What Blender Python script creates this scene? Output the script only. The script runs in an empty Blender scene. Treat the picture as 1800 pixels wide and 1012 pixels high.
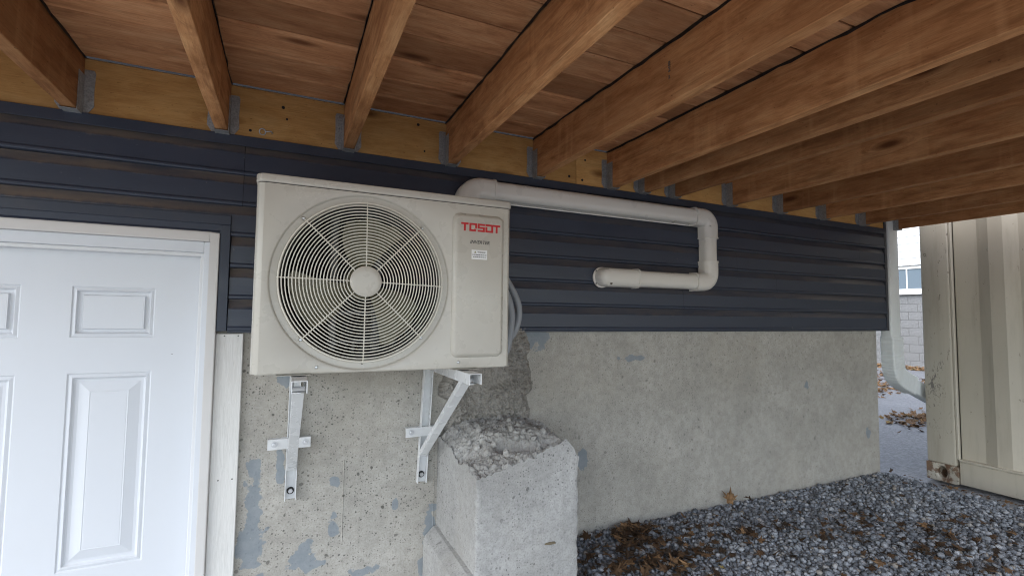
import bpy, bmesh, math, random
import numpy as np
from mathutils import Vector, Matrix

random.seed(7)
rng = np.random.default_rng(11)
S = bpy.context.scene
C = S.collection

# ------------------------------------------------------------------ camera
CAM = Vector((0.0, -1.98, 1.75))
YAW, PIT, ROL, FPX = math.radians(24.7363), math.radians(-3.3556), math.radians(0.6549), 861.63
def cam_rot():
    B = Matrix(((1, 0, 0), (0, 0, -1), (0, 1, 0)))
    cy, sy, cp, sp, cr, sr = math.cos(YAW), math.sin(YAW), math.cos(PIT), math.sin(PIT), math.cos(ROL), math.sin(ROL)
    Rz = Matrix(((cy, -sy, 0), (sy, cy, 0), (0, 0, 1)))
    Rx = Matrix(((1, 0, 0), (0, cp, -sp), (0, sp, cp)))
    Rr = Matrix(((cr, -sr, 0), (sr, cr, 0), (0, 0, 1)))
    return Rr @ Rx @ B @ Rz
RC = cam_rot()
cam_data = bpy.data.cameras.new('camera')
cam = bpy.data.objects.new('camera', cam_data); C.objects.link(cam)
cam_data.sensor_width = 36.0
cam_data.lens = 36.0 * FPX / 1800.0
cam_data.clip_start = 0.02
cam_data.clip_end = 600
mw = Matrix((RC[0], -RC[1], -RC[2])).transposed().to_4x4()
mw.translation = CAM
cam.matrix_world = mw
S.camera = cam

# ------------------------------------------------------------------ light
SUN_EL, SUN_AZ = math.radians(48), math.radians(246)      # azimuth clockwise from +y: behind and to the left
w = bpy.data.worlds.new('World'); S.world = w; w.use_nodes = True
nt = w.node_tree
sky = nt.nodes.new('ShaderNodeTexSky'); sky.sky_type = 'NISHITA'; sky.sun_disc = False
sky.sun_elevation = SUN_EL; sky.sun_rotation = SUN_AZ
sky.dust_density = 0.6; sky.air_density = 1.0
hs = nt.nodes.new('ShaderNodeHueSaturation'); hs.inputs['Saturation'].default_value = 0.62
nt.links.new(sky.outputs[0], hs.inputs['Color'])
bg = nt.nodes['Background']; bg.inputs['Strength'].default_value = 0.15
nt.links.new(hs.outputs[0], bg.inputs['Color'])
sl = bpy.data.lights.new('sun', 'SUN'); sl.energy = 1.25; sl.angle = math.radians(75); sl.color = (1.0, 0.965, 0.92)
so = bpy.data.objects.new('sun', sl); C.objects.link(so)
sd = Vector((math.sin(SUN_AZ) * math.cos(SUN_EL), math.cos(SUN_AZ) * math.cos(SUN_EL), math.sin(SUN_EL)))
so.rotation_euler = sd.to_track_quat('Z', 'Y').to_euler()
so.location = (-6, -8, 8)
S.view_settings.view_transform = 'Standard'
S.view_settings.look = 'None'
S.view_settings.exposure = 1.78
S.view_settings.gamma = 1.0
S.render.engine = 'CYCLES'
S.cycles.filter_width = 1.1
S.cycles.max_bounces = 6
S.cycles.diffuse_bounces = 5

# ------------------------------------------------------------------ helpers
class MB:
    def __init__(s): s.v = []; s.f = []
    def add(s, vs, fs):
        o = len(s.v); s.v += [tuple(p) for p in vs]; s.f += [tuple(i + o for i in q) for q in fs]; return s
    def box(s, x0, x1, y0, y1, z0, z1):
        return s.add([(x0,y0,z0),(x1,y0,z0),(x1,y1,z0),(x0,y1,z0),(x0,y0,z1),(x1,y0,z1),(x1,y1,z1),(x0,y1,z1)],
                     [(0,3,2,1),(4,5,6,7),(0,1,5,4),(1,2,6,5),(2,3,7,6),(3,0,4,7)])
    def bar(s, p, q, wd, ht, up=(0,0,1)):
        p, q = Vector(p), Vector(q); d = (q - p).normalized(); u = Vector(up)
        sx = d.cross(u).normalized(); uu = sx.cross(d).normalized()
        a, b = sx * wd / 2, uu * ht / 2
        vs = [p-a-b, p+a-b, p+a+b, p-a+b, q-a-b, q+a-b, q+a+b, q-a+b]
        return s.add(vs, [(0,1,2,3),(7,6,5,4),(0,4,5,1),(1,5,6,2),(2,6,7,3),(3,7,4,0)])
    def prism(s, prof, axis, a, b):
        """prof: closed list of 2D points; axis 'x': (y,z), 'y': (x,z), 'z': (x,y)"""
        def P(u, v, t):
            return {'x': (t, u, v), 'y': (u, t, v), 'z': (u, v, t)}[axis]
        n = len(prof)
        vs = [P(u, v, a) for u, v in prof] + [P(u, v, b) for u, v in prof]
        fs = [tuple(range(n)), tuple(range(2*n-1, n-1, -1))] + [(i, i+n, (i+1) % n + n, (i+1) % n) for i in range(n)]
        return s.add(vs, fs)
    def tube(s, path, r, n=10, closed=False, caps=True):
        path = [Vector(p) for p in path]; m = len(path); rs = r if isinstance(r, (list, tuple)) else [r] * m
        vs = []; fs = []; prev = None
        for i, p in enumerate(path):
            if closed: d = path[(i+1) % m] - path[i-1]
            else: d = path[min(i+1, m-1)] - path[max(i-1, 0)]
            d.normalize()
            if prev is None:
                u = d.orthogonal().normalized()
            else:
                u = prev - d * prev.dot(d)
                u = u.normalized() if u.length > 1e-6 else d.orthogonal().normalized()
            prev = u; k = d.cross(u)
            for j in range(n):
                a = 2 * math.pi * j / n
                vs.append(p + (u * math.cos(a) + k * math.sin(a)) * rs[i])
        for i in range(m if closed else m - 1):
            for j in range(n):
                i2 = (i + 1) % m
                fs.append((i*n+j, i*n+(j+1) % n, i2*n+(j+1) % n, i2*n+j))
        if caps and not closed:
            fs.append(tuple(range(n-1, -1, -1))); fs.append(tuple((m-1)*n + j for j in range(n)))
        return s.add(vs, fs)
    def lathe(s, prof, c, axis='y', n=32):
        """prof: (r, t) along axis, from c"""
        vs = []; fs = []; m = len(prof); c = Vector(c)
        for r, t in prof:
            for j in range(n):
                a = 2 * math.pi * j / n; e, g = r * math.cos(a), r * math.sin(a)
                vs.append(c + Vector({'y': (e, t, g), 'z': (e, g, t), 'x': (t, e, g)}[axis]))
        for i in range(m - 1):
            for j in range(n):
                fs.append((i*n+j, i*n+(j+1) % n, (i+1)*n+(j+1) % n, (i+1)*n+j))
        if prof[0][0] > 1e-5: fs.append(tuple(range(n)))
        if prof[-1][0] > 1e-5: fs.append(tuple((m-1)*n + j for j in range(n)))
        return s.add(vs, fs)
    def mesh(s, name, mat=None, bevel=0, seg=1, smooth=False, merge=True):
        me = bpy.data.meshes.new(name); me.from_pydata(s.v, [], s.f)
        bm = bmesh.new(); bm.from_mesh(me)
        if merge: bmesh.ops.remove_doubles(bm, verts=bm.verts, dist=1e-6)
        bmesh.ops.recalc_face_normals(bm, faces=bm.faces)
        if bevel:
            es = [e for e in bm.edges if len(e.link_faces) == 2 and e.calc_face_angle(0) > 0.5]
            bmesh.ops.bevel(bm, geom=es, offset=bevel, segments=seg, affect='EDGES', profile=0.5)
        bm.to_mesh(me); bm.free()
        if smooth:
            me.polygons.foreach_set('use_smooth', [True] * len(me.polygons))
            try: me.set_sharp_from_angle(angle=math.radians(38))
            except Exception: pass
        if mat: me.materials.append(mat)
        return me
    def build(s, name, mat, parent=None, bevel=0, seg=1, smooth=False, merge=True):
        return obj(name, s.mesh(name, mat, bevel, seg, smooth, merge), parent)

def obj(name, me, parent=None, loc=None):
    o = bpy.data.objects.new(name, me); C.objects.link(o)
    if loc is not None: o.location = loc
    if parent is not None:
        o.parent = parent
        if loc is None: o.location = -world_loc(parent)
    return o
def world_loc(o):
    p = Vector((0, 0, 0))
    while o is not None: p += o.location; o = o.parent
    return p
def tag(o, label, cat, group=None, kind=None):
    if label: o['label'] = label
    if cat: o['category'] = cat
    if group: o['group'] = group
    if kind: o['kind'] = kind
    return o
def thing(name, label, cat, loc=(0, 0, 0), group=None):
    o = bpy.data.objects.new(name, None); C.objects.link(o); o.location = loc; o.empty_display_size = 0.05
    return tag(o, label, cat, group)
def W(x, Y, Z): return Vector((x, Y - 1.98, Z + 1.75))   # camera-relative survey numbers to the scene

# ------------------------------------------------------------------ material helpers
def M(name, col=(.5,.5,.5), rough=.6, metal=0.0, spec=.5):
    m = bpy.data.materials.new(name); m.use_nodes = True
    b = m.node_tree.nodes['Principled BSDF']
    b.inputs['Base Color'].default_value = (*col, 1); b.inputs['Roughness'].default_value = rough
    b.inputs['Metallic'].default_value = metal; b.inputs['Specular IOR Level'].default_value = spec
    return m
class N:
    """tiny node-graph helper"""
    def __init__(s, m): s.m = m; s.t = m.node_tree; s.b = s.t.nodes['Principled BSDF']
    def n(s, t, **k):
        q = s.t.nodes.new(t)
        for a, v in k.items(): setattr(q, a, v)
        return q
    def l(s, a, b): s.t.links.new(a, b); return s
    def coord(s, rand=0.0, which='Object'):
        tc = s.n('ShaderNodeTexCoord'); o = tc.outputs[which]
        if rand:
            oi = s.n('ShaderNodeObjectInfo'); mu = s.n('ShaderNodeMath', operation='MULTIPLY'); mu.inputs[1].default_value = rand
            s.l(oi.outputs['Random'], mu.inputs[0])
            ad = s.n('ShaderNodeVectorMath', operation='ADD'); s.l(o, ad.inputs[0]); s.l(mu.outputs[0], ad.inputs[1]); o = ad.outputs[0]
        return o
    def mapn(s, v, scale=(1,1,1), loc=(0,0,0)):
        q = s.n('ShaderNodeMapping'); q.inputs['Scale'].default_value = scale; q.inputs['Location'].default_value = loc
        s.l(v, q.inputs['Vector']); return q.outputs[0]
    def noise(s, v, scale=5, detail=4, rough=.55, dist=0.0):
        q = s.n('ShaderNodeTexNoise'); q.inputs['Scale'].default_value = scale; q.inputs['Detail'].default_value = detail
        q.inputs['Roughness'].default_value = rough; q.inputs['Distortion'].default_value = dist
        if v is not None: s.l(v, q.inputs['Vector'])
        return q.outputs['Fac']
    def vor(s, v, scale=5, feature='F1', rnd=1.0):
        q = s.n('ShaderNodeTexVoronoi'); q.feature = feature; q.inputs['Scale'].default_value = scale
        if 'Randomness' in q.inputs: q.inputs['Randomness'].default_value = rnd
        s.l(v, q.inputs['Vector']); return q
    def ramp(s, f, stops):
        q = s.n('ShaderNodeValToRGB'); e = q.color_ramp.elements
        while len(e) < len(stops): e.new(0.5)
        for i, (p, c) in enumerate(stops):
            e[i].position = p; e[i].color = (*c, 1) if isinstance(c, tuple) else (c, c, c, 1)
        s.l(f, q.inputs[0]); return q.outputs[0]
    def mix(s, f, a, b, mode='MIX'):
        q = s.n('ShaderNodeMix', data_type='RGBA', blend_type=mode)
        for val, idx in ((f, 0), (a, 6), (b, 7)):
            if isinstance(val, (int, float)): q.inputs[idx].default_value = val if idx == 0 else (val, val, val, 1)
            elif isinstance(val, tuple): q.inputs[idx].default_value = (*val, 1)
            else: s.l(val, q.inputs[idx])
        return q.outputs[2]
    def math(s, op, a, b=0.0, clamp=False):
        q = s.n('ShaderNodeMath', operation=op); q.use_clamp = clamp
        for i, v in enumerate((a, b)):
            if isinstance(v, (int, float)): q.inputs[i].default_value = v
            else: s.l(v, q.inputs[i])
        return q.outputs[0]
    def bump(s, h, st=.3, dist=.01, prev=None):
        q = s.n('ShaderNodeBump'); q.inputs['Strength'].default_value = st; q.inputs['Distance'].default_value = dist
        s.l(h, q.inputs['Height'])
        if prev is not None: s.l(prev, q.inputs['Normal'])
        return q.outputs[0]
    def out(s, col=None, rough=None, normal=None):
        if col is not None: s.l(col, s.b.inputs['Base Color'])
        if rough is not None: s.l(rough, s.b.inputs['Roughness'])
        if normal is not None: s.l(normal, s.b.inputs['Normal'])
        return s.m

def wood(name, dark, mid, light, axis, knots=1.0, rough=.78, drips=0.0, streak=.5):
    """stained sawn timber: blotchy stain, grain along the axis, knots that bend the grain, drip marks"""
    m = M(name, mid, rough, spec=.2); g = N(m)
    v = g.coord(rand=37.0)
    def ax(al, ac): return {'x': (al, ac, ac), 'y': (ac, al, ac)}[axis]
    k = g.vor(g.mapn(v, ax(2.6, 8.0)), 1.0); kd = k.outputs['Distance']
    swirl = g.math('MULTIPLY', g.ramp(kd, [(0.0, 1.0), (0.32, 0.0)]), .8 * knots)
    va = g.n('ShaderNodeVectorMath', operation='ADD'); g.l(g.mapn(v, ax(1.1, 13.0)), va.inputs[0]); g.l(swirl, va.inputs[1])
    grain = g.noise(va.outputs[0], 2.6, 8, .68, .35)
    fine = g.noise(g.mapn(v, ax(7.0, 120.0)), 2.0, 3, .65)
    blot = g.noise(g.mapn(v, ax(3.6, 11.0)), 1.9, 9, .68, .3)
    big = g.noise(g.mapn(v, ax(.8, 1.6)), 1.6, 3, .6)
    c = g.ramp(blot, [(0.27, dark), (0.49, mid), (0.74, light)])
    c = g.mix(g.math('MULTIPLY', g.ramp(grain, [(0.36, 1.0), (0.52, 0.0)]), streak), c, tuple(x * .62 for x in dark))
    c = g.mix(g.math('MULTIPLY', g.ramp(grain, [(0.55, 0.0), (0.72, 1.0)]), .40), c, light)
    c = g.mix(g.math('MULTIPLY', g.ramp(fine, [(0.36, 1.0), (0.56, 0.0)]), .25), c, tuple(x * .6 for x in dark))
    c = g.mix(g.ramp(big, [(0.40, .40), (0.60, 0.0)]), c, dark)
    if drips:
        dr_ = g.noise(g.mapn(v, {'x': (30, 30, 1.2), 'y': (14, 14, 1.2)}[axis]), 1.0, 3, .6)
        c = g.mix(g.math('MULTIPLY', g.ramp(dr_, [(0.57, 0.0), (0.68, 1.0)]), drips), c, tuple(min(1, x * 1.25) for x in light))
    spk = g.ramp(g.noise(g.mapn(v, ax(60, 160)), 1.0, 2), [(0.70, 0.0), (0.76, .7)])
    c = g.mix(spk, c, tuple(x * .35 for x in dark))
    sep = g.n('ShaderNodeSeparateColor'); g.l(k.outputs['Color'], sep.inputs[0])
    has = g.ramp(sep.outputs[1], [(0.35, 0.0), (0.42, 1.0)])
    kc = g.math('MULTIPLY', g.ramp(kd, [(0.06, .9), (0.11, .55), (0.19, 0.0)]), has)
    c = g.mix(g.math('MULTIPLY', kc, knots, True), c, (dark[0] * .40, dark[1] * .32, dark[2] * .28))
    oi = g.n('ShaderNodeObjectInfo')
    tint = g.ramp(oi.outputs['Random'], [(0.0, (0.70, 0.67, 0.64)), (0.5, (.95, .95, .95)), (1.0, (1.16, 1.14, 1.12))])
    c = g.mix(1.0, c, tint, 'MULTIPLY')
    nb = g.bump(g.math('ADD', g.math('MULTIPLY', grain, .7), g.math('MULTIPLY', fine, .4)), .4, .005)
    return g.out(c, None, nb)

def concrete(name, lo, hi, pits=1.0, patches=None, rough=.9, smooth_right=None, bumpy=.35):
    m = M(name, hi, rough, spec=.2); g = N(m); v = g.coord()
    a = g.noise(v, 3.2, 6, .62); b = g.noise(v, 34, 4, .6); d = g.noise(v, 160, 3, .6)
    c = g.ramp(a, [(0.30, lo), (0.68, hi)])
    c = g.mix(g.ramp(b, [(0.34, 0.4), (0.6, 0.0)]), c, tuple(x * .72 for x in lo))
    c = g.mix(g.ramp(d, [(0.36, 0.35), (0.55, 0.0)]), c, tuple(x * .6 for x in lo))
    warm = g.noise(g.mapn(v, (1, 1, .5), (3, 1, 7)), 2.1, 4, .6)
    c = g.mix(g.ramp(warm, [(0.52, 0.0), (0.72, 0.25)]), c, (hi[0] * .92, hi[1] * .86, hi[2] * .76))
    # bug holes: two sizes, only some cells carry one
    sp_ = g.n('ShaderNodeSeparateXYZ'); g.l(v, sp_.inputs[0]); cb_ = g.n('ShaderNodeCombineXYZ')
    g.l(g.math('ADD', sp_.outputs[0], sp_.outputs[1]), cb_.inputs[0]); g.l(sp_.outputs[2], cb_.inputs[1]); v2 = cb_.outputs[0]
    hole = None
    for sc, rad, keep in ((52, .21, .55), (100, .26, .5), (20, .16, .75)):
        vv = g.n('ShaderNodeVectorMath', operation='ADD'); g.l(v2, vv.inputs[0])
        nz = g.n('ShaderNodeTexNoise'); nz.inputs['Scale'].default_value = sc * .9; g.l(v, nz.inputs['Vector'])
        ms = g.n('ShaderNodeVectorMath', operation='SCALE'); g.l(nz.outputs['Color'], ms.inputs[0]); ms.inputs['Scale'].default_value = .5 / sc
        g.l(ms.outputs[0], vv.inputs[1])
        q = g.vor(vv.outputs[0], sc); q.voronoi_dimensions = '2D'
        sep = g.n('ShaderNodeSeparateColor'); g.l(q.outputs['Color'], sep.inputs[0])
        r = g.math('MULTIPLY', g.math('SUBTRACT', sep.outputs[0], keep), rad / (1 - keep))
        h = g.ramp(g.math('SUBTRACT', r, q.outputs['Distance']), [(0.0, 0.0), (0.04, 1.0)])
        hole = h if hole is None else g.math('MAXIMUM', hole, h)
    dens = g.ramp(g.noise(v, 2.4, 2), [(0.36, 0.25), (0.56, 1.0)])
    hole = g.math('MULTIPLY', g.math('MULTIPLY', hole, dens), pits)
    if smooth_right is not None:
        sx = g.n('ShaderNodeSeparateXYZ'); g.l(v, sx.inputs[0])
        fade = g.ramp(g.math('SUBTRACT', sx.outputs[0], smooth_right - .5), [(0.0, 1.0), (0.6, 0.55)])
        hole = g.math('MULTIPLY', hole, fade)
    c = g.mix(g.math('MULTIPLY', hole, .8), c, tuple(x * .25 for x in lo))
    if patches:
        best = None
        wv = g.n('ShaderNodeTexNoise'); wv.inputs['Scale'].default_value = 19; wv.inputs['Detail'].default_value = 5; g.l(v, wv.inputs['Vector'])
        for (px, pz, rx, rz) in patches:
            q = g.mapn(v, (1 / rx, 0, 1 / rz), (-px / rx, 0, -pz / rz))
            ln = g.n('ShaderNodeVectorMath', operation='LENGTH'); g.l(q, ln.inputs[0])
            best = ln.outputs['Value'] if best is None else g.math('MINIMUM', best, ln.outputs['Value'])
        e = g.math('ADD', best, g.math('MULTIPLY', g.math('SUBTRACT', wv.outputs['Fac'], .5), 3.4))
        pm = g.ramp(e, [(0.86, 1.0), (0.98, 0.0)])
        pc = g.mix(b, (.17, .205, .235), (.28, .31, .33))
        c = g.mix(g.math('MULTIPLY', pm, .85), c, pc)
    hgt = g.math('SUBTRACT', g.math('ADD', g.math('MULTIPLY', b, .35), g.math('MULTIPLY', d, .25)), g.math('MULTIPLY', hole, 1.0))
    return g.out(c, None, g.bump(hgt, bumpy, .006))

def galv(name, col=(.33, .335, .335)):
    m = M(name, col, .55, .45); g = N(m); v = g.coord(rand=9)
    q = g.vor(v, 160); c = g.mix(q.outputs['Distance'], tuple(x * .75 for x in col), tuple(x * 1.25 for x in col))
    c = g.mix(g.ramp(g.noise(v, 30, 3), [(0.5, 0.0), (0.7, 0.5)]), c, (.24, .23, .21))
    return g.out(c, g.ramp(g.noise(v, 60, 2), [(0.3, .4), (0.7, .62)]))

def paint(name, col, rough=.4, mottle=.06, dirt=None, dirt_amt=.3, bump=.03, spec=.5, bscale=90):
    m = M(name, col, rough, spec=spec); g = N(m); v = g.coord(rand=5)
    a = g.noise(v, 4, 5, .6); c = g.mix(a, tuple(x * (1 - mottle) for x in col), tuple(min(1, x * (1 + mottle)) for x in col))
    if dirt: c = g.mix(g.math('MULTIPLY', g.ramp(g.noise(g.mapn(v, (1, 1, .6)), 9, 6, .68), [(0.52, 0.0), (0.75, 1.0)]), dirt_amt), c, dirt)
    r = g.ramp(g.noise(v, 12, 4), [(0.3, max(0, rough - .07)), (0.7, min(1, rough + .1))])
    return g.out(c, r, g.bump(g.noise(v, bscale, 2), bump, .004))

MAT = {}
MAT['joist'] = wood('joist_stained_wood', (.27, .112, .042), (.49, .235, .098), (.63, .355, .165), 'y', drips=.18)
MAT['board'] = wood('deck_board_wood', (.31, .135, .062), (.55, .275, .132), (.68, .40, .215), 'x', rough=.85, streak=.34)
MAT['ledger'] = wood('ledger_wood', (.42, .215, .072), (.58, .335, .12), (.66, .42, .175), 'x', knots=1.0, streak=.2)
MAT['tape'] = M('black_joist_tape', (.008, .008, .009), .55)
MAT['galv'] = galv('galvanised_steel')
MAT['flash'] = M('pale_flashing', (.36, .34, .31), .5)
MAT['steel'] = M('zinc_bolt', (.55, .56, .57), .35, .9)
MAT['dark'] = M('dark_hole', (.012, .012, .013), .9)
BLUE = [(-.085, 1.10, .028, .13), (-.09, .93, .05, .06), (-.06, .80, .05, .03), (.00, 1.20, .015, .07), (.19, .945, .018, .05), (.09, .855, .035, .045),
        (.145, .83, .035, .014), (.30, .77, .05, .02), (.19, 1.13, .02, .02), (.02, 1.55, .05, .05), (.56, .87, .03, .10), (.55, .74, .03, .06),
        (1.03, 1.665, .06, .06), (1.30, 1.08, .035, .055), (.42, 1.0, .012, .02), (1.6, 1.55, .10, .012), (3.52, 1.02, .03, .03), (2.9, 1.35, .02, .02)]
MAT['found'] = concrete('foundation_concrete', (.355, .338, .300), (.485, .463, .418), 1.0, BLUE, smooth_right=1.0)
MAT['block'] = concrete('buttress_concrete', (.325, .32, .305), (.47, .465, .45), .9, bumpy=.5)
MAT['rough'] = concrete('broken_concrete', (.24, .225, .20), (.43, .41, .375), .5, bumpy=.9)
MAT['top'] = concrete('crumbled_concrete', (.30, .295, .28), (.50, .49, .47), .4, bumpy=1.0)
MAT['white_door'] = paint('white_door_paint', (.63, .655, .69), .38, .02, (.6, .6, .58), .12, bump=.02)
MAT['white_trim'] = paint('white_trim_paint', (.68, .685, .69), .45, .03, (.5, .47, .42), .2)
MAT['cream_frame'] = paint('cream_frame_paint', (.61, .595, .575), .45, .03, (.45, .42, .36), .2)
MAT['ac'] = paint('beige_powder_coat', (.495, .47, .412), .28, .02, (.38, .35, .30), .10, bump=.03, bscale=500)
MAT['ac_wire'] = M('cream_wire', (.70, .67, .58), .4)
MAT['blade'] = M('fan_plastic', (.16, .15, .095), .45)
MAT['inside'] = M('coil_black', (.007, .007, .008), .8)
MAT['motor'] = M('motor_bracket_metal', (.10, .10, .098), .5, .3)
MAT['red'] = M('red_logo', (.50, .012, .018), .45)
MAT['ink'] = M('dark_ink', (.09, .085, .08), .5)
MAT['sticker'] = M('white_sticker', (.80, .80, .79), .45)
MAT['amber'] = M('amber_print', (.25, .22, .08), .5)
MAT['bracket'] = paint('white_bracket_paint', (.66, .67, .67), .25, .03, (.45, .44, .42), .15)
MAT['rubber'] = M('rubber', (.02, .02, .02), .7)
MAT['duct'] = paint('ivory_plastic_duct', (.70, .675, .62), .32, .02, (.5, .45, .38), .15, bump=.01)
MAT['hose'] = M('grey_hose', (.27, .285, .305), .55)
MAT['spout'] = paint('white_aluminium_spout', (.74, .77, .76), .4, .03, (.5, .5, .47), .25)
MAT['navy_trim'] = paint('navy_trim', (.026, .035, .056), .42, .08, (.12, .10, .08), .2)
MAT['wallfill'] = M('hidden_wall', (.015, .017, .022), .9)

def siding_mat():
    m = M('navy_vinyl_siding', (.03, .041, .066), .45); g = N(m); tc = g.n('ShaderNodeTexCoord')
    v = g.coord(rand=11); sx = g.n('ShaderNodeSeparateXYZ'); g.l(tc.outputs['Object'], sx.inputs[0])
    a = g.noise(g.mapn(v, (.4, 1, 2)), 6, 4)
    c = g.mix(a, (.025, .034, .056), (.038, .050, .078))
    # brown dust caught on the hollow of each course
    z = g.math('ADD', sx.outputs[2], g.math('MULTIPLY', g.math('SUBTRACT', g.noise(g.mapn(v, (2.0, 1, 1)), 9, 6, .7), .5), .030))
    band = g.ramp(z, [(0.0, 0.0), (.074, 0.0), (.084, 1.0), (1.0, 1.0)])
    dn = g.ramp(g.noise(g.mapn(v, (1.2, 1, 6)), 3.5, 6, .7), [(0.32, 0.2), (0.58, .95)])
    pos = g.ramp(g.math('MULTIPLY', g.math('ADD', sx.outputs[0], 1.5), .2), [(0.18, 1.0), (0.5, .42)])
    c = g.mix(g.math('MULTIPLY', g.math('MULTIPLY', band, dn), pos), c, (.150, .122, .10))
    sp = g.ramp(g.noise(g.mapn(v, (1, 1, 1)), 70, 2), [(0.73, 0.0), (0.76, .35)])
    c = g.mix(sp, c, (.20, .19, .18))
    return g.out(c, g.ramp(a, [(0.3, .32), (0.7, .46)]), g.bump(g.noise(g.mapn(v, (1, 6, 14)), 16, 3), .10, .003))
MAT['siding'] = siding_mat()

def grainboard():
    m = M('white_woodgrain_board', (.70, .69, .655), .6); g = N(m); v = g.coord()
    n = g.noise(g.mapn(v, (16, 16, 1.5)), 9, 5, .6, 1.2)
    return g.out(g.ramp(n, [(0.35, (.64, .63, .60)), (0.6, (.72, .71, .68))]), None, g.bump(n, .35, .003))
MAT['grainboard'] = grainboard()

def container_mat(name, rust=.0, scuff=0.0):
    m = M(name, (.50, .44, .33), .5); g = N(m); v = g.coord(rand=3)
    a = g.noise(v, 3, 6, .65)
    c = g.mix(a, (.39, .355, .285), (.48, .44, .36))
    c = g.mix(g.ramp(g.noise(g.mapn(v, (3, 3, .35)), 5, 5, .65), [(0.5, 0.0), (0.74, .55)]), c, (.29, .255, .195))
    scr = g.ramp(g.noise(g.mapn(v, (2, 2.2, .9)), 15, 5, .72, 1.0), [(0.66 - .10 * rust - scuff, 0.0), (0.69 - .10 * rust - scuff, 1.0)])
    c = g.mix(g.math('MULTIPLY', scr, .7), c, (.11, .095, .075))
    if scuff:
        tc = g.n('ShaderNodeTexCoord'); w0 = tc.outputs['Object']
        for (cy, cz, ry, rz, amt) in ((-.085, 1.30, .055, .13, 1.0), (-.03, 2.05, .012, .10, .8), (-.13, 1.45, .02, .06, .8), (-.09, 1.02, .05, .03, .5)):
            q = g.mapn(w0, (0, 1 / ry, 1 / rz), (0, -cy / ry, -cz / rz)); ln = g.n('ShaderNodeVectorMath', operation='LENGTH'); g.l(q, ln.inputs[0])
            nn_ = g.noise(g.mapn(w0, (1, 38, 17)), 2.0, 4, .7, .8)
            mk = g.ramp(g.math('SUBTRACT', nn_, g.math('MULTIPLY', ln.outputs['Value'], .12)), [(0.47, 0.0), (0.52, .8 * amt)])
            c = g.mix(mk, c, (.10, .09, .085))
    if rust:
        r = g.ramp(g.noise(v, 14, 5, .7), [(0.47, 0.0), (0.55, 1.0)])
        rc = g.mix(g.noise(v, 55, 3), (.030, .016, .010), (.21, .085, .028))
        c = g.mix(g.math('MULTIPLY', r, rust, True), c, rc)
    return g.out(c, g.ramp(a, [(0.3, .42), (0.7, .62)]), g.bump(g.noise(v, 25, 4), .12, .006))
MAT['cont'] = container_mat('cream_container_paint')
MAT['cont_post'] = container_mat('scuffed_container_paint', .0, .045)
MAT['casting'] = container_mat('rusty_casting', .85)

def gravel_mat():
    m = M('crushed_stone', (.25, .26, .28), .85, spec=.25); g = N(m)
    at = g.n('ShaderNodeAttribute'); at.attribute_name = 'tone'
    c = g.ramp(at.outputs['Fac'], [(0.0, (.09, .098, .110)), (0.30, (.185, .198, .218)), (0.75, (.305, .322, .347)), (0.94, (.41, .42, .435)), (1.0, (.29, .25, .20))])
    n = g.noise(g.coord(), 120, 3); c = g.mix(g.ramp(n, [(0.35, .4), (0.6, 0.0)]), c, (.09, .09, .095))
    return g.out(c, None, g.bump(n, .3, .003))
MAT['gravel'] = gravel_mat()
def soil(name, c1, c2, sc, sc2=120, bump=.5):
    m = M(name, c1, .95, spec=.15); g = N(m); v = g.coord()
    a = g.noise(v, sc, 6, .65); b = g.noise(v, sc2, 3, .6)
    c = g.mix(a, c1, c2); c = g.mix(g.ramp(b, [(0.38, .55), (0.6, 0.0)]), c, tuple(x * .4 for x in c1))
    return g.out(c, None, g.bump(b, bump, .01))
MAT['soil'] = soil('stone_dust', (.35, .35, .345), (.45, .445, .435), 4)
def asphalt_gloss(m):
    b = m.node_tree.nodes['Principled BSDF']; b.inputs['Roughness'].default_value = .5; b.inputs['Specular IOR Level'].default_value = .5; return m
MAT['asphalt'] = asphalt_gloss(soil('asphalt', (.15, .155, .168), (.31, .315, .33), 2.6, 45, .8))
def leaf_mat(name, a, b, dark):
    m = M(name, a, .75, spec=.2); g = N(m)
    at = g.n('ShaderNodeAttribute'); at.attribute_name = 'tone'
    c = g.ramp(at.outputs['Fac'], [(0.0, dark), (0.45, a), (0.9, b), (1.0, (.42, .33, .10))])
    n = g.noise(g.coord(), 60, 4); c = g.mix(g.ramp(n, [(0.4, .5), (0.62, 0.0)]), c, dark)
    return g.out(c, None, g.bump(n, .4, .004))
MAT['leaf'] = leaf_mat('dead_leaf', (.095, .055, .030), (.30, .175, .085), (.028, .019, .013))

# ------------------------------------------------------------------ ground
def sstep(a, b, x):
    t = np.clip((np.asarray(x, float) - a) / (b - a), 0, 1); return t * t * (3 - 2 * t)
def gh(x, y):
    x = np.asarray(x, float); y = np.asarray(y, float)
    b = 0.735 * sstep(0.0, 0.97, x) - 0.10 * sstep(3.62, 3.95, x)
    return b + 0.008 * np.sin(x * 5.1 + 1.3) * np.sin(y * 6.3) * sstep(.9, 1.2, x) * (1 - sstep(3.3, 3.6, x))
xs = np.unique(np.concatenate([np.linspace(-200, -8, 8), np.linspace(-8, -.2, 10), np.linspace(-.2, 4.4, 70), np.linspace(4.4, 20, 10), np.linspace(20, 250, 8)]))
ys = np.unique(np.concatenate([np.linspace(-200, -8, 8), np.linspace(-8, -2.4, 8), np.linspace(-2.4, .4, 40), np.linspace(.4, 20, 8), np.linspace(20, 250, 8)]))
gx, gy = np.meshgrid(xs, ys, indexing='ij'); gz = gh(gx, gy)
mb = MB(); ny = len(ys)
mb.add(list(zip(gx.ravel(), gy.ravel(), gz.ravel())), [(i*ny+j, (i+1)*ny+j, (i+1)*ny+j+1, i*ny+j+1) for i in range(len(xs)-1) for j in range(ny-1)])
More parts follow.
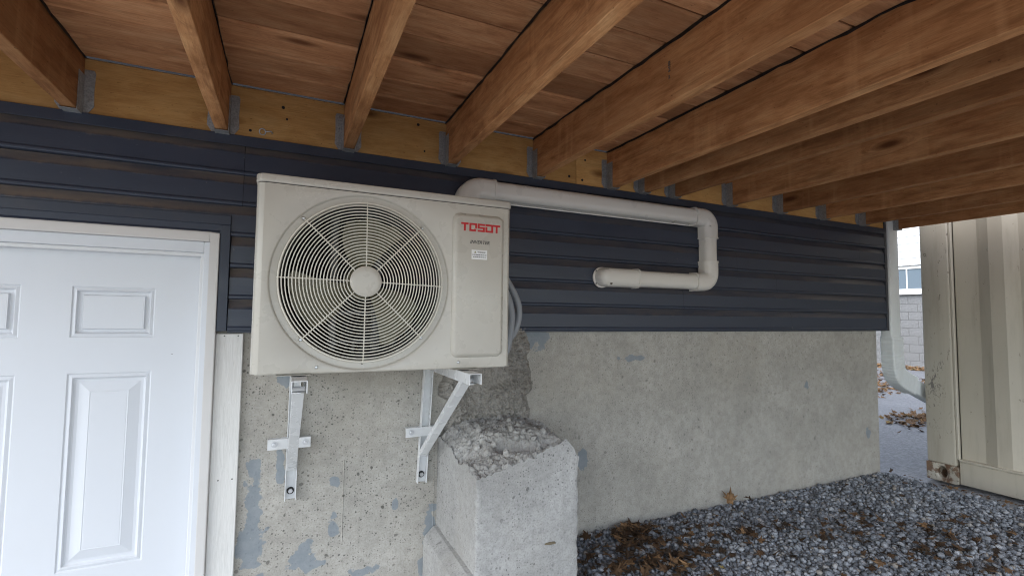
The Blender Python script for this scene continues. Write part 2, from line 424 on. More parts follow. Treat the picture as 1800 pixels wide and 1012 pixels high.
g_o = mb.build('ground', MAT['soil'], smooth=True); g_o['kind'] = 'structure'
mb = MB(); mb.add([(3.60, -60, .652), (13.6, -60, .652), (13.6, 60, .652), (3.60, 60, .652)], [(0, 1, 2, 3)])
d_o = mb.build('driveway', MAT['asphalt']); d_o['kind'] = 'structure'

# crushed stone: tens of thousands of angular stones, one piece of stuff
ico = bmesh.new(); bmesh.ops.create_icosphere(ico, subdivisions=1, radius=1.0)
IV = np.array([v.co[:] for v in ico.verts]); IF = np.array([[v.index for v in f.verts] for f in ico.faces]); ico.free()
def stones(name, X, Y, R, zoff):
    n = len(X); k = len(IV)
    a = rng.normal(size=(n, 4)); a /= np.linalg.norm(a, axis=1)[:, None]
    q0, q1, q2, q3 = a.T
    Rm = np.stack([np.stack([1-2*(q2**2+q3**2), 2*(q1*q2-q0*q3), 2*(q1*q3+q0*q2)], -1), np.stack([2*(q1*q2+q0*q3), 1-2*(q1**2+q3**2), 2*(q2*q3-q0*q1)], -1),
                   np.stack([2*(q1*q3-q0*q2), 2*(q2*q3+q0*q1), 1-2*(q1**2+q2**2)], -1)], 1)
    sc = rng.uniform(.55, 1.25, (n, 1, 3)) * R[:, None, None]
    P = IV[None] * rng.uniform(.72, 1.18, (n, k, 1)) * sc
    P = np.einsum('nij,nkj->nki', Rm, P); P[:, :, 2] *= .82
    P += np.stack([X, Y, gh(X, Y) + zoff], -1)[:, None, :]
    me = bpy.data.meshes.new(name); nf = len(IF)
    me.vertices.add(n * k); me.vertices.foreach_set('co', P.reshape(-1))
    F = (IF[None] + (np.arange(n) * k)[:, None, None]).reshape(-1)
    me.loops.add(len(F)); me.loops.foreach_set('vertex_index', F)
    me.polygons.add(n * nf); me.polygons.foreach_set('loop_start', np.arange(n * nf) * 3)
    me.update(calc_edges=True)
    at = me.attributes.new('tone', 'FLOAT', 'POINT'); at.data.foreach_set('value', np.repeat(rng.uniform(0, 1, n), k).astype(np.float32))
    me.materials.append(MAT['gravel']); return obj(name, me)
sp = .0145
ax, ay = np.meshgrid(np.arange(.97, 3.98, sp), np.arange(-1.9, .015, sp), indexing='ij')
X = ax.ravel() + rng.uniform(-.5, .5, ax.size) * sp; Y = ay.ravel() + rng.uniform(-.5, .5, ax.size) * sp
keep = (rng.uniform(size=X.size) < 1 - .93 * sstep(3.62, 3.92, X + .06 * np.sin(Y * 9))) & ~((X < 1.0) & (Y > -.46)) & (Y < .015)
X, Y = X[keep], Y[keep]
X2 = rng.uniform(1.0, 3.66, 6500); Y2 = rng.uniform(-1.9, -.005, 6500)
k2 = ~((X2 < 1.01) & (Y2 > -.46)); X2, Y2 = X2[k2], Y2[k2]
Xa = np.concatenate([X, X2]); Ya = np.concatenate([Y, Y2])
Ra = np.concatenate([rng.uniform(.0065, .0125, len(X)), rng.uniform(.009, .0165, len(X2))])
Za = np.concatenate([rng.uniform(.000, .010, len(X)), rng.uniform(.008, .018, len(X2))])
gr = stones('gravel_bed', Xa, Ya, Ra, Za)
tag(gr, 'grey crushed stone gravel heaped along the concrete wall', 'gravel', kind='stuff')

# ------------------------------------------------------------------ house
ZS0, ZS1 = 1.689, 2.372            # siding bottom / top
house = thing('house', 'house wall with navy siding over bare concrete foundation and white door', 'house', (-1.0, .3, 0))
fo = MB().box(-.235, 3.635, .012, .25, -.2, ZS0 + .02).box(-6, -1.235, .012, .25, -.2, ZS0 + .02).build('foundation', MAT['found'], house)
up = MB()
up.box(-6, 3.70, .03, .26, ZS0 + .021, 2.02).box(-6, 3.70, .03, .26, 2.08, 5.4)
up = MB(); up.box(-6, -1.24, .03, .26, ZS0 + .021, 2.06); up.box(-.23, 3.70, .03, .26, ZS0 + .021, 2.06); up.box(-6, 3.70, .03, .26, 2.06, 5.4)
up.build('wall', MAT['wallfill'], house)
MB().box(3.42, 3.70, .26, 8.2, ZS0, 5.4).box(-6, -5.8, .26, 8.2, 0, 5.4).box(-6, 3.70, 8.0, 8.3, -.2, 5.4).build('wall', MAT['navy_trim'], house)
MB().box(3.40, 3.635, .251, 8.2, -.2, ZS0 - .001).build('foundation', MAT['found'], house)
MB().prism([(-.5, 5.4), (8.7, 5.4), (4.1, 7.4)], 'x', -6.4, 4.1).build('roof', M('roof_shingle', (.07, .07, .075), .9), house)

CH = (ZS1 - .018 - ZS0) / 6.0
PROF = [(.010, 1.0), (-.001, .995), (-.0015, .965), (-.0145, .69), (-.0150, .15), (-.0175, .125), (-.0195, .09), (-.0195, .05), (-.0175, .015), (-.0105, 0.0), (.006, .006)]
def course(zb, x0, x1):
    n = max(2, int((x1 - x0) / .10)); vs = []; fs = []; m = len(PROF)
    for i in range(n + 1):
        x = x0 + (x1 - x0) * i / n
        for (yy, t) in PROF:
            wob = .0012 * math.sin(x * 7.3 + zb * 31) + .0008 * math.sin(x * 17.1 + zb * 11)
            vs.append((x, yy - (wob if yy < 0 else 0), t * CH + (.0008 * math.sin(x * 4.1 + zb * 50) if t < .60 else 0)))
    for i in range(n):
        for j in range(m - 1):
            fs.append((i*m+j, i*m+j+1, (i+1)*m+j+1, (i+1)*m+j))
    b = MB().add(vs, fs)
    me = b.mesh('siding_course', MAT['siding'], smooth=True)
    try: me.set_sharp_from_angle(angle=math.radians(9))
    except Exception: pass
    o = obj('siding_course', me, house, (0, 0, 0)); o.location = Vector((0, 0, zb)) - house.location
seam_r = [3.43, 3.43, 2.3, 2.62, 1.9, 2.75]
for r in range(6):                                      # r = 0 is the topmost course
    zb = ZS1 - .018 - (r + 1) * CH
    if r < 2: segs = [(-2.4, -.152), (-.1505, seam_r[r]), (seam_r[r] + .0015, 3.712)]
    elif r == 2: segs = [(-2.4, -1.9), (-1.899, -.02), (-.0185, seam_r[r]), (seam_r[r] + .0015, 3.712)]
    else: segs = [(-2.4, -1.27), (-.182, seam_r[r]), (seam_r[r] + .0015, 3.712)]
    for a, b in segs: course(zb, a, b)
# navy channel above the siding, starter strip below, channel round the door
MB().prism([(-.022, ZS1 - .026), (-.0225, ZS1 + .010), (.012, ZS1 + .010), (.012, ZS1 + .003), (-.016, ZS1 + .003), (-.016, ZS1 - .026)], 'x', -2.4, 3.715).build('siding_channel', MAT['navy_trim'], house, bevel=.001)
MB().prism([(-.012, ZS0 - .006), (-.012, ZS0 + .004), (.011, ZS0 + .004), (.011, ZS0 - .006)], 'x', -.182, 3.70).build('starter_strip', MAT['navy_trim'], house)
MB().box(-.2145, -.184, -.021, .02, ZS0, 2.058).build('door_channel', MAT['navy_trim'], house, bevel=.0015)
MB().box(-1.27, -.184, -.0212, .02, 2.0585, 2.092).build('door_channel', MAT['navy_trim'], house, bevel=.0015)
MB().box(-1.27, -1.24, -.021, .02, ZS0, 2.058).build('door_channel', MAT['navy_trim'], house, bevel=.0015)
MB().box(3.713, 3.735, -.018, .06, ZS0 - .004, 2.6).build('corner_trim', M('dark_corner', (.05, .055, .065), .5), house)
MB().box(-.2155, -.132, -.006, .0118, .02, ZS0 - .009).build('trim_board', MAT['grainboard'], house, bevel=.002)
# nail heads on the trim board
for zz in (1.672, 1.18):
    for xx in (-.19, -.148): MB().lathe([(.0025, -.0068), (.0025, -.006)], (xx, 0, zz), n=8).build('nail', MAT['ink'], house)

# door set
DX0, DX1, DZ0, DZ1 = -1.182, -.266, .03, 1.957
door = MB()
PAN = []
for (a, b) in ((-.626, -.404), (-.972, -.750)):
    PAN += [(a, b, 1.667, 1.833), (a, b, .935, 1.553), (a, b, .30, .80)]
YD = .045
xsq = sorted({DX0, DX1, *[p[0] for p in PAN], *[p[1] for p in PAN]}); zsq = sorted({DZ0, DZ1, *[p[2] for p in PAN], *[p[3] for p in PAN]})
for i in range(len(xsq) - 1):
    for j in range(len(zsq) - 1):
        cx, cz = (xsq[i] + xsq[i+1]) / 2, (zsq[j] + zsq[j+1]) / 2
        if any(p[0] < cx < p[1] and p[2] < cz < p[3] for p in PAN): continue
        door.add([(xsq[i], YD, zsq[j]), (xsq[i+1], YD, zsq[j]), (xsq[i+1], YD, zsq[j+1]), (xsq[i], YD, zsq[j+1])], [(0, 1, 2, 3)])
door.add([(DX0, YD, DZ0), (DX1, YD, DZ0), (DX1, YD, DZ1), (DX0, YD, DZ1), (DX0, YD + .044, DZ0), (DX1, YD + .044, DZ0), (DX1, YD + .044, DZ1), (DX0, YD + .044, DZ1)],
         [(4, 5, 6, 7), (0, 1, 5, 4), (1, 2, 6, 5), (2, 3, 7, 6), (3, 0, 4, 7)])
dr = door.build('door', MAT['white_door'], house)
RINGS = [(0, 0), (.004, .0035), (.010, .0015), (.014, .0005), (.018, .0075), (.022, .0095), (.030, .0095), (.058, .0015), (.060, .0005), (.0625, .0015), (.065, .0010)]
for (a, b, c, d) in PAN:
    k = min(1.0, (d - c) / .30, (b - a) / .22)
    mbp = MB(); vs = []
    for (o_, dp) in RINGS:
        q = o_ * (k if o_ > .03 else 1) * (.9 if k < 1 else 1)
        vs += [(a + q, YD + dp, c + q), (b - q, YD + dp, c + q), (b - q, YD + dp, d - q), (a + q, YD + dp, d - q)]
    fs = [(4*i+j, 4*i+(j+1) % 4, 4*i+4+(j+1) % 4, 4*i+4+j) for i in range(len(RINGS) - 1) for j in range(4)]
    n4 = 4 * (len(RINGS) - 1); fs.append((n4, n4+1, n4+2, n4+3))
    mbp.add(vs, fs).build('moulded_panel', MAT['white_door'], dr, bevel=.0006)
MB().lathe([(.028, -.004), (.028, .0), (.012, -.006), (.011, -.03), (.026, -.045), (.028, -.06), (.018, -.075), (0.0001, -.077)], (-1.115, YD, .98), n=24).build('handle', MAT['steel'], dr, smooth=True)
MB().box(-.352, -.346, YD - .0012, YD, 1.6085, 1.6095).build('scuff', MAT['ink'], dr)
fr = MB(); fr.box(-.2445, -.216, -.024, .02, .0, 2.0275); fr.box(-1.203, -.2445, -.024, .02, 1.9965, 2.0275); fr.box(-1.232, -1.203, -.024, .02, .0, 2.0275)
fro = fr.build('door_frame', MAT['cream_frame'], house, bevel=.003, seg=2)
for (x0, x1, z0, z1) in ((-.263, -.2447, 0, 1.996), (-1.203, -1.184, 0, 1.996)):
    MB().box(x0, x1, -.006, .12, z0, z1).build('jamb', MAT['white_door'], fro, bevel=.0015)
MB().box(-1.184, -.2632, -.006, .12, 1.959, 1.9962).build('jamb', MAT['white_door'], fro, bevel=.0015)
MB().box(-.2745, -.2632, .012, .0445, 0, 1.9585).build('door_stop', MAT['white_trim'], fro, bevel=.0015)
MB().box(-1.184, -.2632, .008, .0445, 1.9465, 1.9588).build('door_stop', MAT['white_trim'], fro, bevel=.0015)
MB().box(-1.24, -.21, -.06, .2, -.02, .028).build('threshold', MAT['steel'], fro)

# hacked-off patch where a wing wall used to join: displaced surface on the wall
def fbm(x, y, seed, f, octs=5, g=.55):
    r = np.zeros_like(x, float); a = 1.0; rs = np.random.default_rng(seed)
    for o in range(octs):
        acc = 0
        for k in range(4):
            th = rs.uniform(0, 2 * math.pi); ph = rs.uniform(0, 6.28); ff = f * rs.uniform(.7, 1.3)
            acc = acc + np.sin((x * math.cos(th) + y * math.sin(th)) * ff + ph + 1.3 * np.sin((x * math.sin(th) - y * math.cos(th)) * ff * .7 + ph * 2))
        r += a * acc / 4; a *= g; f *= 2.03
    return r
def ridged(x, y, seed, f, octs=4): return 1 - np.abs(fbm(x, y, seed, f, octs)) * 1.3
nx_, nz_ = 120, 150
px, pz = np.meshgrid(np.linspace(.585, 1.03, nx_), np.linspace(1.22, 1.70, nz_), indexing='ij')
jag = .030 * fbm(px * 0 + pz, pz, 5, 30)
lo_edge = sstep(.60, .64, px - jag - .10 * sstep(1.44, 1.64, pz)); hi_edge = 1 - sstep(.965, 1.012, px + jag * .7)
msk = lo_edge * hi_edge * sstep(1.2, 1.25, pz + 1)
hgt = .028 + .017 * fbm(px, pz, 3, 26, 4) + .016 * np.abs(fbm(px, pz, 4, 60, 4)) + .006 * fbm(px, pz, 14, 210, 2)
smoothz = sstep(.68, .72, px) * (1 - sstep(.86, .9, px)) * sstep(1.42, 1.46, pz + .02 * fbm(px, pz, 9, 30))
hgt = hgt * (1 - .75 * smoothz) + .008 * smoothz
pyv = .0125 - np.clip(hgt, .002, .08) * msk + .003 * (1 - msk)
mb = MB().add(list(zip(px.ravel(), pyv.ravel(), pz.ravel())), [(i*nz_+j, (i+1)*nz_+j, (i+1)*nz_+j+1, i*nz_+j+1) for i in range(nx_-1) for j in range(nz_-1)])
mb.build('broken_face', MAT['rough'], fo)
# shutter-board marks on the concrete: thin raised fins
for (xx, z0, z1) in ((.222, .90, 1.20), (.575, .70, 1.32)):
    MB().prism([(xx - .002, .0118), (xx + .002, .0118), (xx + .0006, .0100), (xx - .0006, .0100)], 'z', z0, z1).build('form_line', MAT['found'], fo)

# ------------------------------------------------------------------ broken concrete stub
stub = thing('concrete_buttress', 'broken concrete wing wall stub with crumbled top below the heat pump', 'concrete block', (.785, -.22, 0))
BX0, BX1, BY0, BY1 = .588, .984, -.442, .011
def top_h(x, y):
    u = (x - BX0) / (BX1 - BX0); v = (y - BY0) / (BY1 - BY0)             # v 0 at the front
    base = (1.213 + .088 * np.clip(u / .85, 0, 1)) * (1 - sstep(.0, .8, v)) + 1.300 * sstep(.0, .8, v)
    base = base - .05 * (1 - sstep(0, .16, u)) * sstep(.15, .5, v)
    base = base - .055 * sstep(.88, 1.0, u) * (1 - sstep(.0, .6, v))
    base = base - .042 * np.exp(-((v - .25 - .10 * np.sin(u * 6)) / .07) ** 2) * sstep(.25, .4, u) * (1 - sstep(.75, .9, u))
    base = base + .018 * sstep(.30, .36, v + .06 * np.sin(u * 9)) * sstep(.18, .26, u) * (1 - sstep(.78, .84, u))
    edge = np.minimum(np.minimum(u, 1 - u), v * 1.3)
    rough = .007 * fbm(x, y, 21, 30, 4) + .008 * np.abs(fbm(x, y, 22, 85, 3)) + .004 * fbm(x, y, 23, 230, 2)
    return base + rough * (0.9 + .5 * (1 - sstep(0, .12, edge)))
NX, NY, NZ = 84, 92, 120
mb = MB()
tx, ty = np.meshgrid(np.linspace(BX0, BX1, NX), np.linspace(BY0, BY1, NY), indexing='ij'); tz = top_h(tx, ty)
mb.add(list(zip(tx.ravel(), ty.ravel(), tz.ravel())), [(i*NY+j, (i+1)*NY+j, (i+1)*NY+j+1, i*NY+j+1) for i in range(NX-1) for j in range(NY-1)])
mb.build('broken_top', MAT['top'], stub)
def side(name, P0, P1, n, out):
    a, b = Vector(P0), Vector(P1); vs = []; ts = np.linspace(0, 1, n)
    X = a.x + (b.x - a.x) * ts; Y = a.y + (b.y - a.y) * ts; H = top_h(X, Y)
    zs = 1 - (1 - np.linspace(0, 1, NZ)) ** 1.0
    T, Z = np.meshgrid(ts, zs, indexing='ij'); Hh = H[:, None] * Z + .0 * T
    L = np.hypot(b.x - a.x, b.y - a.y)
    e = np.minimum(T, 1 - T) * L
    off = .0016 * fbm(T * L, Hh, 31 + n, 18, 4) * sstep(0, .03, e) * (1 - sstep(.97, 1.0, Z))
    off[:, -1] = 0
    XX = X[:, None] + out[0] * off; YY = Y[:, None] + out[1] * off
    for (cx_, cy_, sx_, sy_, sd_) in ((BX0, BY0, 1, 1, 51), (BX1, BY0, -1, 1, 52)):       # worn arrises, the same on both faces
        c_ = (.0025 + .0045 * np.abs(fbm(Hh, Hh * 0, sd_, 45, 4))) * np.exp(-np.hypot(X[:, None] - cx_, Y[:, None] - cy_) / .010) * (1 - sstep(.96, 1.0, Z))
        XX = XX + sx_ * c_; YY = YY + sy_ * c_
    MB().add(list(zip(XX.ravel(), YY.ravel(), Hh.ravel())), [(i*NZ+j, (i+1)*NZ+j, (i+1)*NZ+j+1, i*NZ+j+1) for i in range(n-1) for j in range(NZ-1)]).build(name, MAT['block'], stub, smooth=True)
side('front_face', (BX0, BY0, 0), (BX1, BY0, 0), NX, (0, -1))
side('side_face', (BX0, BY1, 0), (BX0, BY0, 0), NY, (-1, 0))
side('side_face', (BX1, BY0, 0), (BX1, BY1, 0), NY, (1, 0))
# loose lumps in the broken top
for k in range(26):
    x = random.uniform(BX0 + .03, BX1 - .03); y = random.uniform(BY0 + .02, BY1 - .06); r = random.uniform(.006, .017)
    vs = IV * r * rng.uniform(.6, 1.25, (len(IV), 1)) + np.array([x, y, float(top_h(np.array(x), np.array(y))) + r * .35])
    MB().add([tuple(p) for p in vs], [tuple(f) for f in IF]).build('rubble', MAT['top'], stub)
mb = MB().prism([(.534, 0), (.594, 0), (.594, .905), (.575, .900), (.540, .868), (.534, .855)], 'y', -.52, .010)
mb.build('footing', MAT['block'], stub, bevel=.006, seg=2)
# chip in the front face
MB().add([tuple(p) for p in (IV * np.array([.028, .004, .007]) * rng.uniform(.6, 1.2, (len(IV), 1)) + np.array([.865, BY0 - .001, .965]))], [tuple(f) for f in IF]).build('stone_chip', M('brown_chip', (.16, .13, .085), .9), stub)

# ------------------------------------------------------------------ deck overhead
deck = thing('wooden_deck', 'brown stained timber deck overhead on joists and metal hangers', 'deck', (1.0, -1.5, 2.38))
JB, JT = 2.383, 2.566
DY0 = -2.55
DXL, DXR = -1.75, 3.84
seam = 1.236
MB().box(DXL, seam, -.012, .028, 2.379, JT - .003).build('ledger_board', MAT['ledger'], deck, bevel=.0015)
MB().box(seam + .002, DXR, -.012, .028, 2.379, JT - .003).build('ledger_board', MAT['ledger'], deck, bevel=.0015)
MB().box(DXL, DXR, -.0135, .02, JT - .0022, JT - .0010).build('flashing', MAT['flash'], deck)
JX = [-1.70, -1.452, -1.042, -.632, -.2225, .198, .609, 1.022, 1.432, 1.626, 1.826, 2.238, 2.650, 3.045, 3.450, 3.820]
def joist_mesh():
    b = MB(); n = 34; T = .0195; hh = JT - JB - .003; prof = [(-T, 0), (T, 0), (T, hh), (-T, hh)]
    vs = []; fs = []
    for i in range(n + 1):
        y = -.014 + (DY0 + .014) * i / n
        for (u, v) in prof: vs.append((u + .0009 * math.sin(y * 3.1 + v * 9), y, v + .0010 * math.sin(y * 2.3 + u * 40)))
    for i in range(n):
        for j in range(4): fs.append((i*4+j, i*4+(j+1) % 4, i*4+4+(j+1) % 4, i*4+4+j))
    fs += [(0, 1, 2, 3), (n*4+3, n*4+2, n*4+1, n*4)]
    return b.add(vs, fs).mesh('joist', MAT['joist'], bevel=.0018, seg=1, smooth=True)
jm = joist_mesh()
def tape_mesh(seed):
    rr = random.Random(seed); n = 60; vs = []
    zt = JT - JB - .003
    for i in range(n + 1):
        y = -.018 + (DY0 + .018) * i / n
        a = .0215 + rr.uniform(-.0012, .0035); b = .0215 + rr.uniform(-.0012, .0035); dz = rr.uniform(.004, .011)
        vs += [(-a, y, zt - dz), (-a, y, zt + .0024), (b, y, zt + .0024), (b, y, zt - rr.uniform(.004, .011))]
    fs = []
    for i in range(n):
        for j in range(3): fs.append((i*4+j, i*4+j+1, i*4+4+j+1, i*4+4+j))
    return MB().add(vs, fs).mesh('joist_tape', MAT['tape'])
tapes = [tape_mesh(s) for s in range(3)]
def hanger_mesh():
    b = MB(); T = .0205; t = .0016; H = .142
    for s in (-1, 1):
        # face flange with a slanted foot
        p = [(s * T, -.004), (s * (T + .012), -.002), (s * (T + .029), .024), (s * (T + .027), H * .5), (s * (T + .029), H - .01), (s * (T + .025), H), (s * T, H)]
        b.prism(p, 'y', -.0145, -.0125)
        x0, x1 = sorted((s * T, s * (T + t)))
        b.box(x0, x1, -.062, -.0146, -.004, H * .86)
    b.box(-T - t, T + t, -.062, -.0125, -.0058, -.0040)
    return b.mesh('joist_hanger', MAT['galv'])
def nails_mesh():
    b = MB()
    for s in (-1, 1):
        for zz in (.040, .085, .128):
            b.lathe([(.0001, -.0175), (.0028, -.0170), (.0034, -.0146)], (s * .036, 0, zz), n=8)
        for zz in (.05, .095): b.lathe([(.0001, .0040), (.003, .0036), (.0038, .0016)], (s * .0205 - (.0045 if s < 0 else -.0), -.045, zz), axis='x', n=8)
    return b.mesh('nail', MAT['galv'])
hm, nm = hanger_mesh(), nails_mesh()
for i, x in enumerate(JX):
    j = obj('joist', jm, deck, Vector((x, 0, JB)) - deck.location)
    obj('joist_tape', tapes[i % 3], j, (0, 0, 0))
    h = obj('joist_hanger', hm, deck, Vector((x, 0, JB)) - deck.location)
    obj('nail_heads', nm, h, (0, 0, 0))['kind'] = 'stuff'
BWID = .1385
bl = MB().box(DXL, DXR, -BWID, 0, 0, .030).mesh('deck_board', MAT['board'], bevel=.006, seg=1)
y = -.016; k = 0
while y - BWID > DY0 - .02:
    o = obj('deck_board', bl, deck, Vector((0, y, JT + .0005 + .0008 * math.sin(k * 2.7))) - deck.location); y -= BWID + .006; k += 1
MB().box(DXL, DXR, DY0 - .02, -.014, JT + .0325, JT + .0365).build('gap_light_blocker', M('light_blocker_dark', (.05, .045, .04), .9), deck)  # unseen dark sheet, added to keep sky light out of the board gaps
MB().box(DXL, DXR, DY0 - .042, DY0 - .003, JB, JT - .001).build('rim_board', MAT['ledger'], deck, bevel=.002)
MB().box(DXL, DXR, DY0 + .25, DY0 + .33, JB - .19, JB - .002).build('support_beam', MAT['board'], deck, bevel=.003)
for x in (DXL + .1, 3.75):
    MB().box(x - .045, x + .045, DY0 + .245, DY0 + .335, float(gh(x, DY0 + .29)) - .1, JB - .192).build('post', MAT['ledger'], deck, bevel=.003)
# fixings left in the ledger
for (x, z, r) in ((-.034, 2.512, .006), (-.138, 2.408, .005), (.471, 2.537, .006), (1.198, 2.417, .006), (1.287, 2.507, .005), (1.271, 2.408, .006), (.50, 2.43, .004), (-.02, 2.47, .004)):
    MB().lathe([(.0001, -.0140), (r, -.0136), (r, -.0121)], (x, 0, z), n=10).build('bolt_hole', MAT['dark'], deck)
ring = [(-.098 + .010 * math.cos(a), -.030 - .004 * math.sin(a), 2.404 + .010 * math.sin(a)) for a in np.linspace(0, 2 * math.pi, 14, endpoint=False)]
MB().tube(ring, .0022, 6, closed=True).tube([(-.088, -.034, 2.405), (-.070, -.032, 2.409), (-.066, -.012, 2.409)], .0024, 6).build('screw_eye', MAT['galv'], deck, smooth=True)

# text helper
def text_mesh(name, s, size, mat, shear=0.0, extr=.0004, bold=0.0):
    cu = bpy.data.curves.new(name, 'FONT'); cu.body = s; cu.size = size; cu.shear = shear; cu.extrude = extr; cu.align_x = 'CENTER'; cu.align_y = 'CENTER'; cu.offset = bold; cu.resolution_u = 3
    o = bpy.data.objects.new(name, cu); C.objects.link(o)
    dg = bpy.context.evaluated_depsgraph_get(); me = bpy.data.meshes.new_from_object(o.evaluated_get(dg))
    bpy.data.objects.remove(o); bpy.data.curves.remove(cu); me.name = name
    me.materials.clear(); me.materials.append(mat); return me
# faint grade stamp on the side of one joist
st = MB(); SX = 1.022 - .0212
for (z0, z1, y0, y1) in ((2.492, 2.495, -.901, -.892), (2.499, 2.501, -.901, -.892), (2.4965, 2.4975, -.901, -.892), (2.486, 2.489, -.901, -.892), (2.480, 2.484, -.899, -.896), (2.474, 2.478, -.901, -.893), (2.503, 2.506, -.901, -.892)):
    st.box(SX - .0006, SX, y0, y1, z0, z1)
st.build('grade_stamp', MAT['ink'], deck)
tm = text_mesh('stamp_digit', '2', .014, MAT['ink']); o = obj('stamp_digit', tm, deck, Vector((SX - .0003, -.896, 2.458)) - deck.location); o.rotation_euler = (math.radians(90), 0, math.radians(-90))

# ------------------------------------------------------------------ heat pump
YF = -.465                                                  # front face of the casing
AX0, AX1, AZ0, AZ1 = -.084, .690, 1.585, 2.143
ac = thing('heat_pump', 'beige outdoor heat pump unit with round fan grille on wall brackets', 'heat pump', (.30, -.30, 1.58))
CXF, CZF = .213, 1.849
CHM = .020
# casing front with the fan opening: rings of points from the opening out to the rectangle
def front_panel():
    x0, x1, z0, z1 = AX0 + CHM, AX1 - .010, AZ0, AZ1 - .026
    ang = sorted(set([i * 2 * math.pi / 96 for i in range(96)] + [math.atan2(zc - CZF, xc - CXF) % (2 * math.pi) for xc in (x0, x1) for zc in (z0, z1)]))
    rings = [(.2335, .030), (.2335, .012), (.236, .0095), (.254, .0080), (.2575, .0070), (.2605, .0018), (.2635, 0.0)]
    vs = []
    for a in ang:
        c, s_ = math.cos(a), math.sin(a)
        t = min([(x1 - CXF) / c if c > 1e-9 else 1e9, (x0 - CXF) / c if c < -1e-9 else 1e9, (z1 - CZF) / s_ if s_ > 1e-9 else 1e9, (z0 - CZF) / s_ if s_ < -1e-9 else 1e9])
        for (r, d) in rings:
            rr = min(r, t - .0004 * (rings[-1][0] - r) * 10 - .0005); vs.append((CXF + rr * c, YF + d, CZF + rr * s_))
        vs.append((CXF + t * c, YF, CZF + t * s_))
    m = len(rings) + 1; n = len(ang)
    fs = [(i*m+j, i*m+j+1, ((i+1) % n)*m+j+1, ((i+1) % n)*m+j) for i in range(n) for j in range(m-1)]
    return MB().add(vs, fs)
fp = front_panel()
zt, zb_ = AZ1 - .026, AZ0
yb = YF + .305
prof = [(AX0 + CHM, YF), (AX0 + CHM*.45, YF + CHM*.22), (AX0 + CHM*.12, YF + CHM*.6), (AX0, YF + CHM*1.1), (AX0, yb), (AX1, yb), (AX1, YF + .010), (AX1 - .0035, YF + .0035), (AX1 - .010, YF)]
vs = [(x, y, zb_) for x, y in prof] + [(x, y, zt) for x, y in prof]; n = len(prof)
fp.add(vs, [(i, i+1, n+i+1, n+i) for i in range(n-1)] + [tuple(range(n)), tuple(range(n, 2*n))])
fp.build('casing', MAT['ac'], ac, smooth=True)
# lid with a shadow gap
lp = [(AX0 + CHM - .001, YF - .003), (AX0 + CHM*.4, YF + CHM*.2 - .003), (AX0 + CHM*.1 - .002, YF + CHM*.6), (AX0 - .003, YF + CHM*1.1), (AX0 - .003, yb + .003), (AX1 + .003, yb + .003), (AX1 + .003, YF + .008), (AX1, YF), (AX1 - .010, YF - .003)]
MB().prism(lp, 'z', AZ1 - .0235, AZ1).build('top_cover', MAT['ac'], ac, bevel=.004, seg=3, smooth=True)
gp = [(x + (.003 if x < .3 else -.003), y + (.0025 if y < -.3 else -.003)) for x, y in prof]
MB().prism(gp, 'z', AZ1 - .0262, AZ1 - .0232).build('lid_gap', MAT['dark'], ac)
# shroud, coil back
MB().lathe([(.2336, .029), (.225, .045), (.222, .10), (.224, .13)], (CXF, YF, CZF), n=64).v
sh = MB(); sh.lathe([(.2334, .028), (.226, .042), (.222, .075), (.222, .11)], (CXF, YF, CZF), n=64); sh.f = [f for f in sh.f if len(f) == 4]
sh.build('fan_shroud', M('shroud_grey', (.03, .03, .03), .6), ac, smooth=True)
cb = MB()
for i in range(46): xx = AX0 + .03 + i * .0105; cb.box(xx, xx + .0012, YF + .262, YF + .29, AZ0 + .02, AZ1 - .05)
for i in range(12): zz = AZ0 + .04 + i * .042; cb.tube([(AX0 + .02, YF + .275, zz), (.42, YF + .275, zz)], .004, 6)
cb.box(AX0 + .02, AX1 - .02, YF + .292, YF + .296, AZ0 + .01, AZ1 - .04)
cb.build('coil', MAT['inside'], ac)
mo = MB()
for xx in (.125, .262): mo.prism([(xx, YF + .17), (xx + .006, YF + .165), (xx + .022, YF + .165), (xx + .026, YF + .17), (xx + .026, YF + .19), (xx, YF + .19)], 'z', AZ0 + .015, AZ1 - .06)
mo.box(.125, .288, YF + .16, YF + .17, CZF - .098, CZF - .086); mo.box(.125, .288, YF + .16, YF + .17, CZF - .19, CZF - .180); mo.box(.20, .208, YF + .16, YF + .17, CZF - .235, CZF - .19)
mo.build('motor_bracket', MAT['motor'], ac, bevel=.0015)
MB().lathe([(.05, .121), (.052, .125), (.052, .164), (.045, .169)], (CXF, YF, CZF), n=24).build('motor', MAT['motor'], ac, smooth=True)
fan = MB().lathe([(.046, .062), (.050, .07), (.050, .115), (.044, .12)], (CXF, YF, CZF), n=32).build('fan', MAT['blade'], ac, smooth=True)
